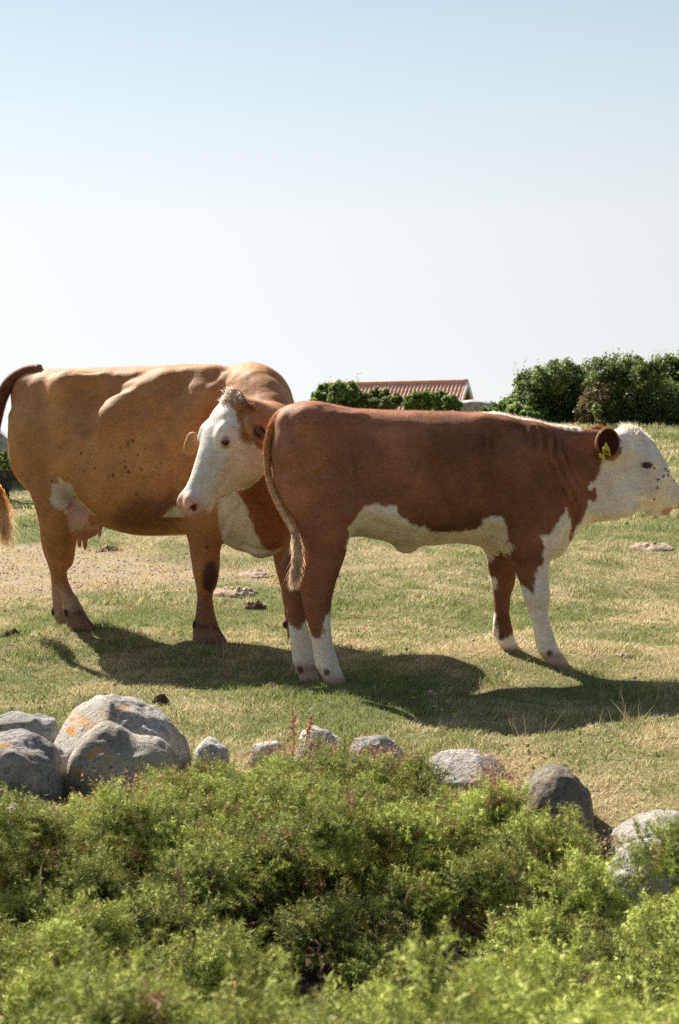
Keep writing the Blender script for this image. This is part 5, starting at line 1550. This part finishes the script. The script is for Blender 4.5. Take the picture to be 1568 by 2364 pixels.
def build_sorrel():
    ML = leaf_material("rusty_seed", .3, .8, .1)
    r = np.random.default_rng(51)
    for i, (px, py0, py1, d, lab) in enumerate(((674, 1745, 1638, 4.05, "thin rusty red dock stalk rising above the juniper"), (700, 1725, 1650, 4.0, "shorter pinkish brown dock stalk leaning right beside the rusty one"), (1270, 2000, 1935, 3.2, "low brown dry stalk by the juniper right of centre"))):
        p0 = at(px, py0, d); p1 = at(px + (6, 22, -6)[i], py1, d)
        root = empty("dock_plant", p0)
        pts = np.array([p0 + (p1 - p0) * t + [.004 * math.sin(t * 5 + i), 0, 0] for t in np.linspace(0, 1, 8)]) - p0
        v, q, t = tube(pts, np.linspace(.0016, .0008, 8), 6)
        mesh_obj("stem", v, q, plain("rusty_stem", (.30, .13, .07)), root, tri=t)
        Vv, K = [], []
        for _ in range(120):
            t = r.random() ** .6; p = pts[0] + (pts[-1] - pts[0]) * t + r.normal(0, .007 * (1.3 - t), 3)
            a, b = r.normal(0, .0028, 3), r.normal(0, .0028, 3); Vv += [p - a, p - b, p + a, p + b]; K += [np.array((.48, .27, .17)) * (.6 + .8 * r.random())] * 4
        mesh_obj("seed_head", np.array(Vv), np.arange(len(Vv)).reshape(-1, 4), ML, root, smooth=False, col=np.array(K))
        tag(root, lab, "dock plant", "dry dock stalks")
    # reddish dry litter over the stones
    Vv, K = [], []
    for cx, cy, sx, sy, d, n in ((740, 1730, 60, 16, 4.0, 1500), (1150, 1790, 40, 24, 3.8, 1300), (640, 1740, 50, 10, 4.1, 500), (880, 1740, 50, 12, 3.95, 700), (60, 1865, 60, 10, 3.4, 700), (1430, 1950, 60, 12, 3.1, 400), (330, 1815, 70, 15, 3.6, 600)):
        for _ in range(n):
            p = at(cx + r.normal(0, sx), cy + r.normal(0, sy), d + r.normal(0, .05)); a, b = r.normal(0, .0032, 3), r.normal(0, .0010, 3)
            Vv += [p - a, p - b, p + a, p + b]; K += [np.array((.42, .22, .13) if r.random() < .7 else (.5, .4, .25)) * (.5 + .8 * r.random())] * 4
    o = mesh_obj("dry_litter", np.array(Vv), np.arange(len(Vv)).reshape(-1, 4), ML, smooth=False, col=np.array(K)); tag(o, kind="stuff")

# ------------------------------------------------------------------ bushes
M_LEAF = None
def bush(label, blobs, d, leaf, count, pal, base_py, seed, shoots=(), grp=None, name="bush", thick=1.0, cat="bush", holes=.0):
    global M_LEAF
    if M_LEAF is None: M_LEAF = leaf_material("bush_leaf", .42, .5, .2)
    r = np.random.default_rng(seed)
    cx = np.mean([b[0] for b in blobs]); O = at(cx, base_py, d); O[2] = float(gz(O[0], O[1])) - .02
    C3, R3 = [], []
    for px, py, rad in blobs:
        p = at(px, py, d + r.normal(0, .3) * thick); C3.append(p - O); R3.append(rad * d / FPX)
    C3 = np.array(C3); R3 = np.array(R3)
    # small clumps on each mass, leaves on each clump
    w = R3 ** 2 / (R3 ** 2).sum(); ncl = max(24, count // 55)
    R3 = R3 * 1.12; bi = r.choice(len(blobs), ncl, p=w); dd = r.normal(0, 1, (ncl, 3)); dd /= np.linalg.norm(dd, axis=1, keepdims=True)
    cc = C3[bi] + dd * (R3[bi] * (.55 + .42 * r.random(ncl)))[:, None] * [1, 1.0 * thick, 1]
    cr = R3[bi] * (.20 + .18 * r.random(ncl))
    li = r.integers(0, ncl, count); ld = r.normal(0, 1, (count, 3)); ld /= np.linalg.norm(ld, axis=1, keepdims=True)
    P = cc[li] + ld * (cr[li] * (.35 + .85 * r.random(count)))[:, None]
    k = P[:, 2] > .02; P, li, ld = P[k], li[k], ld[k]; n = len(P)
    a = r.normal(0, 1, (n, 3)) + ld * .6 + [0, 0, .3]; a /= np.linalg.norm(a, axis=1, keepdims=True)
    b = np.cross(a, r.normal(0, 1, (n, 3))); b /= np.linalg.norm(b, axis=1, keepdims=True); c = np.cross(a, b)
    s = (leaf * (.6 + .7 * r.random(n)))[:, None]
    V = np.stack([P - a * s * .5, P + b * s * .30 + c * s * .08, P + a * s * .5, P - b * s * .30 + c * s * .08], 1).reshape(-1, 3)
    q = r.random(n)[:, None]; cl = r.random(ncl)[li][:, None]
    c0, c1, c2 = [np.array(v) for v in pal]
    K = (c0 * (1 - q) + c1 * q) * (.75 + .5 * cl); m = (cl[:, 0] > .90); K[m] = c2 * (.7 + .5 * q[m])
    root = empty(name, O); tag(root, label, cat, grp)
    FV, FQ, FK = V, np.arange(n * 4).reshape(-1, 4), np.repeat(K, 4, 0)
    MB = bpy.data.materials.get("bush_bark") or plain("bush_bark", (.07, .055, .04), .9, .1, .4, 60)
    tv, tq, tt, mm = [], [], [], 0
    for i in range(len(blobs) * 2):
        e = C3[i % len(blobs)] + r.normal(0, .3, 3) * R3[i % len(blobs)]; s0 = np.array([r.normal(0, .01), r.normal(0, .01), -.05])
        pts = [s0 + (e - s0) * t + r.normal(0, .02, 3) for t in np.linspace(0, 1, 6)]
        v, q_, t_ = tube(pts, np.linspace(.014, .004, 6), 6); tv.append(v); tq.append(q_ + mm); tt.append(t_ + mm); mm += len(v)
    mesh_obj("branches", np.concatenate(tv), np.concatenate(tq), MB, root, tri=np.concatenate(tt))
    # thin shoots standing out of the top
    if shoots:
        Rr, D, Ln, Kk = [], [], [], []
        lv, lk = [], []
        for px, py, h in shoots:
            p = at(px, py, d) - O; ln = h * d / FPX; dr_ = unit((r.normal(0, .22), r.normal(0, .2), 1))
            Rr.append(p); D.append(dr_); Ln.append(ln); Kk.append((.16, .15, .07))
            for _ in range(int(3 + h * .25)):
                t = .25 + .75 * r.random(); pc = p + dr_ * ln * t + r.normal(0, .018, 3); a, b = r.normal(0, leaf * .2, 3), r.normal(0, leaf * .13, 3)
                lv += [pc - a, pc - b, pc + a, pc + b]; lk += [c1 * (.6 + .7 * r.random())] * 4
        tv, tq, tk = locks(Rr, D, Ln, Kk, 1, .001, .003, 5, 0, seed, .05)
        for vv, qq, kk_ in ((tv, tq, tk), (np.array(lv), np.arange(len(lv)).reshape(-1, 4), np.array(lk))):
            FQ = np.concatenate([FQ, qq + len(FV)]); FV = np.concatenate([FV, vv]); FK = np.concatenate([FK, kk_])
    mesh_obj("foliage", FV, FQ, M_LEAF, root, smooth=False, col=FK)
    return root

def build_bushes():
    r = np.random.default_rng(61)
    dark = ((.075, .115, .042), (.20, .26, .08), (.34, .38, .13)); olive = ((.13, .16, .06), (.28, .30, .11), (.38, .37, .16)); mid = ((.10, .17, .05), (.24, .33, .09), (.36, .42, .13))
    sh1 = [(1180 + 170 * r.random(), 862 - 20 * r.random(), 14 + 12 * r.random()) for _ in range(10)]
    bush("dark green rounded hedge bush, left half of the hedge at the right", [(1190, 945, 30), (1215, 910, 38), (1240, 890, 40), (1275, 875, 38), (1312, 868, 32), (1345, 880, 34), (1235, 950, 40), (1290, 925, 50), (1340, 915, 48), (1300, 960, 40), (1350, 960, 42), (1240, 975, 26), (1280, 978, 26), (1325, 980, 26), (1365, 980, 26)], 25.5, .055, 46000, dark, 990, 1, sh1, "hedge bushes on the crest", "hedge_bush")
    sh2 = [(1380 + 190 * r.random(), 838 - 10 * r.random(), 16 + 16 * r.random()) for _ in range(16)]
    bush("taller dark green hedge bush running out of the right edge", [(1395, 865, 42), (1425, 850, 34), (1465, 862, 36), (1500, 868, 36), (1540, 855, 36), (1580, 858, 40), (1640, 865, 50), (1390, 930, 48), (1445, 925, 56), (1510, 930, 58), (1580, 925, 60), (1650, 930, 60), (1420, 965, 40), (1500, 970, 42), (1400, 978, 28), (1450, 980, 28), (1545, 978, 30), (1590, 975, 30), (1640, 972, 34)], 24.5, .055, 62000, dark, 982, 2, sh2, "hedge bushes on the crest", "hedge_bush")
    bush("brownish hawthorn-like bush wedged between the two dark hedge bushes", [(1365, 890, 26), (1375, 920, 30), (1360, 950, 30)], 24.0, .045, 4500, ((.09, .075, .035), (.17, .135, .06), (.24, .17, .08)), 985, 3, [(1360, 872, 26), (1372, 868, 20), (1385, 866, 30)], None)
    bush("low bright leafy scrub at the hedge's left foot", [(1130, 955, 16), (1150, 948, 18), (1172, 945, 22), (1195, 955, 24), (1220, 965, 20)], 24.0, .05, 9000, mid, 972, 4, [(1140, 938, 14), (1160, 930, 16)], None)
    bush("small yellow-green sapling in front of the dark hedge", [(1385, 940, 14), (1383, 960, 14), (1390, 975, 12)], 22.8, .05, 700, ((.12, .17, .04), (.22, .27, .07), (.25, .28, .08)), 985, 5, (), None, "sapling", .5, "sapling")
    sm = [(735 + 80 * r.random(), 893, 14 + 8 * r.random()) for _ in range(8)] + [(823, 893, 36), (826, 890, 30)]
    bush("fresh green bush left of the tiled roof with a tall shoot", [(735, 920, 16), (755, 905, 19), (780, 900, 18), (805, 903, 20), (822, 915, 17), (745, 935, 18), (780, 930, 24), (815, 935, 20)], 23.5, .05, 17000, mid, 955, 6, sm, "low bushes before the roof")
    bush("olive bush in the middle before the roof's left end", [(845, 920, 15), (868, 912, 14), (890, 915, 14), (912, 925, 14), (858, 935, 16), (895, 935, 16)], 24.0, .05, 12000, olive, 955, 7, [(870, 900, 10), (885, 902, 9)], "low bushes before the roof")
    bush("rounded green bush before the roof's right end", [(945, 930, 14), (965, 922, 16), (990, 918, 15), (1015, 922, 16), (1040, 930, 15), (1055, 938, 11), (975, 940, 20), (1020, 940, 18)], 23.2, .05, 16000, mid, 958, 8, [(985, 905, 10), (1010, 908, 8)], "low bushes before the roof")
    bush("small leafy weed against the bedrock behind the large cow", [(8, 1050, 11), (14, 1065, 10), (-8, 1062, 12), (-30, 1066, 12), (28, 1074, 7), (6, 1080, 9), (-10, 1082, 10), (20, 1084, 8), (36, 1082, 6)], 14.6, .028, 3200, ((.12, .18, .05), (.25, .32, .08), (.3, .33, .1)), 1080, 9, (), None, "weed_bush", .4, "weed")

# ------------------------------------------------------------------ house
def build_house():
    z0 = -.9
    dR = 85.0; ridge = CAM_H + (HY - 882) / FPX * dR; xR = (1078 - HX) / FPX * dR
    ang = math.radians(22); Lr = 9.0
    root = empty("tile_roofed_house", (xR, dR, z0), math.pi - ang)   # local x runs from the right gable along the ridge
    root.rotation_euler = (0, 0, math.pi - ang)
    tag(root, "distant house with red pantile roof and white bargeboards, beyond the bushes", "house")
    zr = ridge - z0; run = 3.4; pitch = math.radians(44); drop = run * math.tan(pitch)
    def prism(name, pts, faces, m, parent=root):
        me = bpy.data.meshes.new(name); me.from_pydata([tuple(p) for p in pts], [], faces); o = bpy.data.objects.new(name, me); C.objects.link(o); me.materials.append(m); o.parent = parent
        return o
    MT = NT("red_pantile", .8, .2); n = MT.noise(2.2, 5, .7, MT.coord()); MT.color(MT.ramp(n, [(.3, (.56, .26, .17)), (.7, (.74, .42, .31))])); MT.bump(n, .3, .02)
    MW = plain("white_board", (.78, .77, .75), .6, .3, .05, 10); MR = plain("falu_red_boards", (.20, .045, .03), .85, .1, .2, 12); MWALL = plain("white_render", (.66, .64, .60), .9, .1, .08, 6); MG = NT("window_glass", .1, .5).color((.03, .04, .05)).m
    for s in (-1, 1):
        nx = int(Lr / .24) * 8; ny = 17 * 3
        u = np.linspace(0, Lr, nx + 1); v = np.linspace(0, 1, ny + 1)
        U, Vv = np.meshgrid(u, v, indexing='ij')
        wave = .035 * np.sin(U / .24 * 2 * math.pi); step = .030 * (1 - (Vv * 17) % 1.0)
        h = wave + step
        nrm = np.array([0, s * math.sin(pitch), math.cos(pitch)])
        P = np.stack([U, s * Vv * (run + .25), zr - Vv * (drop + .25 * math.tan(pitch))], -1) + h[..., None] * nrm + nrm * .03
        W = P.reshape(-1, 3); i = np.arange(nx * ny); a = i // ny * (ny + 1) + i % ny
        Q = np.stack([a, a + ny + 1, a + ny + 2, a + 1], 1)
        mesh_obj("tile_slope", W, Q, MT.m, root)
    v, q, t = tube([[x, 0, zr + .06] for x in np.linspace(-.05, Lr + .05, 60)], [.11 + .015 * (k % 2) for k in range(60)], 10)
    mesh_obj("ridge_tiles", v, q, MT.m, root, tri=t)
    wz = zr - drop + .05
    def boxm(x0, x1, y0, y1, a, b):
        return [(x0, y0, a), (x1, y0, a), (x1, y1, a), (x0, y1, a), (x0, y0, b), (x1, y0, b), (x1, y1, b), (x0, y1, b)], [(0, 3, 2, 1), (4, 5, 6, 7), (0, 1, 5, 4), (1, 2, 6, 5), (2, 3, 7, 6), (3, 0, 4, 7)]
    p, f = boxm(.25, Lr - .25, -run + .15, run - .15, -.5, wz); prism("wall", p, f, MWALL)
    for x in (.25, Lr - .25):
        e = .12
        prism("gable", [(x - e, -run + .3, wz), (x - e, run - .3, wz), (x - e, 0, zr - .28), (x + e, -run + .3, wz), (x + e, run - .3, wz), (x + e, 0, zr - .28)], [(0, 1, 2), (3, 5, 4), (0, 3, 4, 1), (1, 4, 5, 2), (2, 5, 3, 0)], MR)
    for x in (-.06, Lr + .06):
        for s in (-1, 1):
            t_ = .05; w_ = .34
            a = np.array([x, 0, zr + .10]); b = np.array([x, s * (run + .3), zr - (run + .3) * math.tan(pitch) + .10]); dn = np.array([0, 0, -w_])
            pts = [a - [t_, 0, 0], b - [t_, 0, 0], b - [t_, 0, 0] + dn, a - [t_, 0, 0] + dn, a + [t_, 0, 0], b + [t_, 0, 0], b + [t_, 0, 0] + dn, a + [t_, 0, 0] + dn]
            prism("bargeboard", pts, [(0, 1, 2, 3), (7, 6, 5, 4), (0, 4, 5, 1), (1, 5, 6, 2), (2, 6, 7, 3), (3, 7, 4, 0)], MW)
    for x in (2.2, 5.0, 7.8):
        p, f = boxm(x - .55, x + .55, run - .15, run - .08, 1.0, 2.1); w = prism("window", p, f, MW)
        p, f = boxm(x - .45, x + .45, run - .08, run - .065, 1.1, 2.0); prism("pane", p, f, MG, w)
# ------------------------------------------------------------------ everything in order
import time as _t
_t0 = _t.time()
def _lap(s): print("built", s, round(_t.time() - _t0, 1))
CALF_ROOT, calf_feet = build_calf(); _lap("calf")
COW_ROOT, cow_feet = build_cow(); _lap("cow")
set_ground_fix([CB.world(np.array(f)) + [0, 0, .010] for f in calf_feet] + [KB.world(np.array(f)) + [0, 0, .010] for f in cow_feet])
build_ground(); _lap("ground")
build_grass(); _lap("grass")
build_stones(); build_outcrops(); _lap("stones")
build_dung(); build_flowers(); _lap("small")
build_juniper(); build_sorrel(); _lap("juniper")
build_bushes(); build_house(); _lap("far")
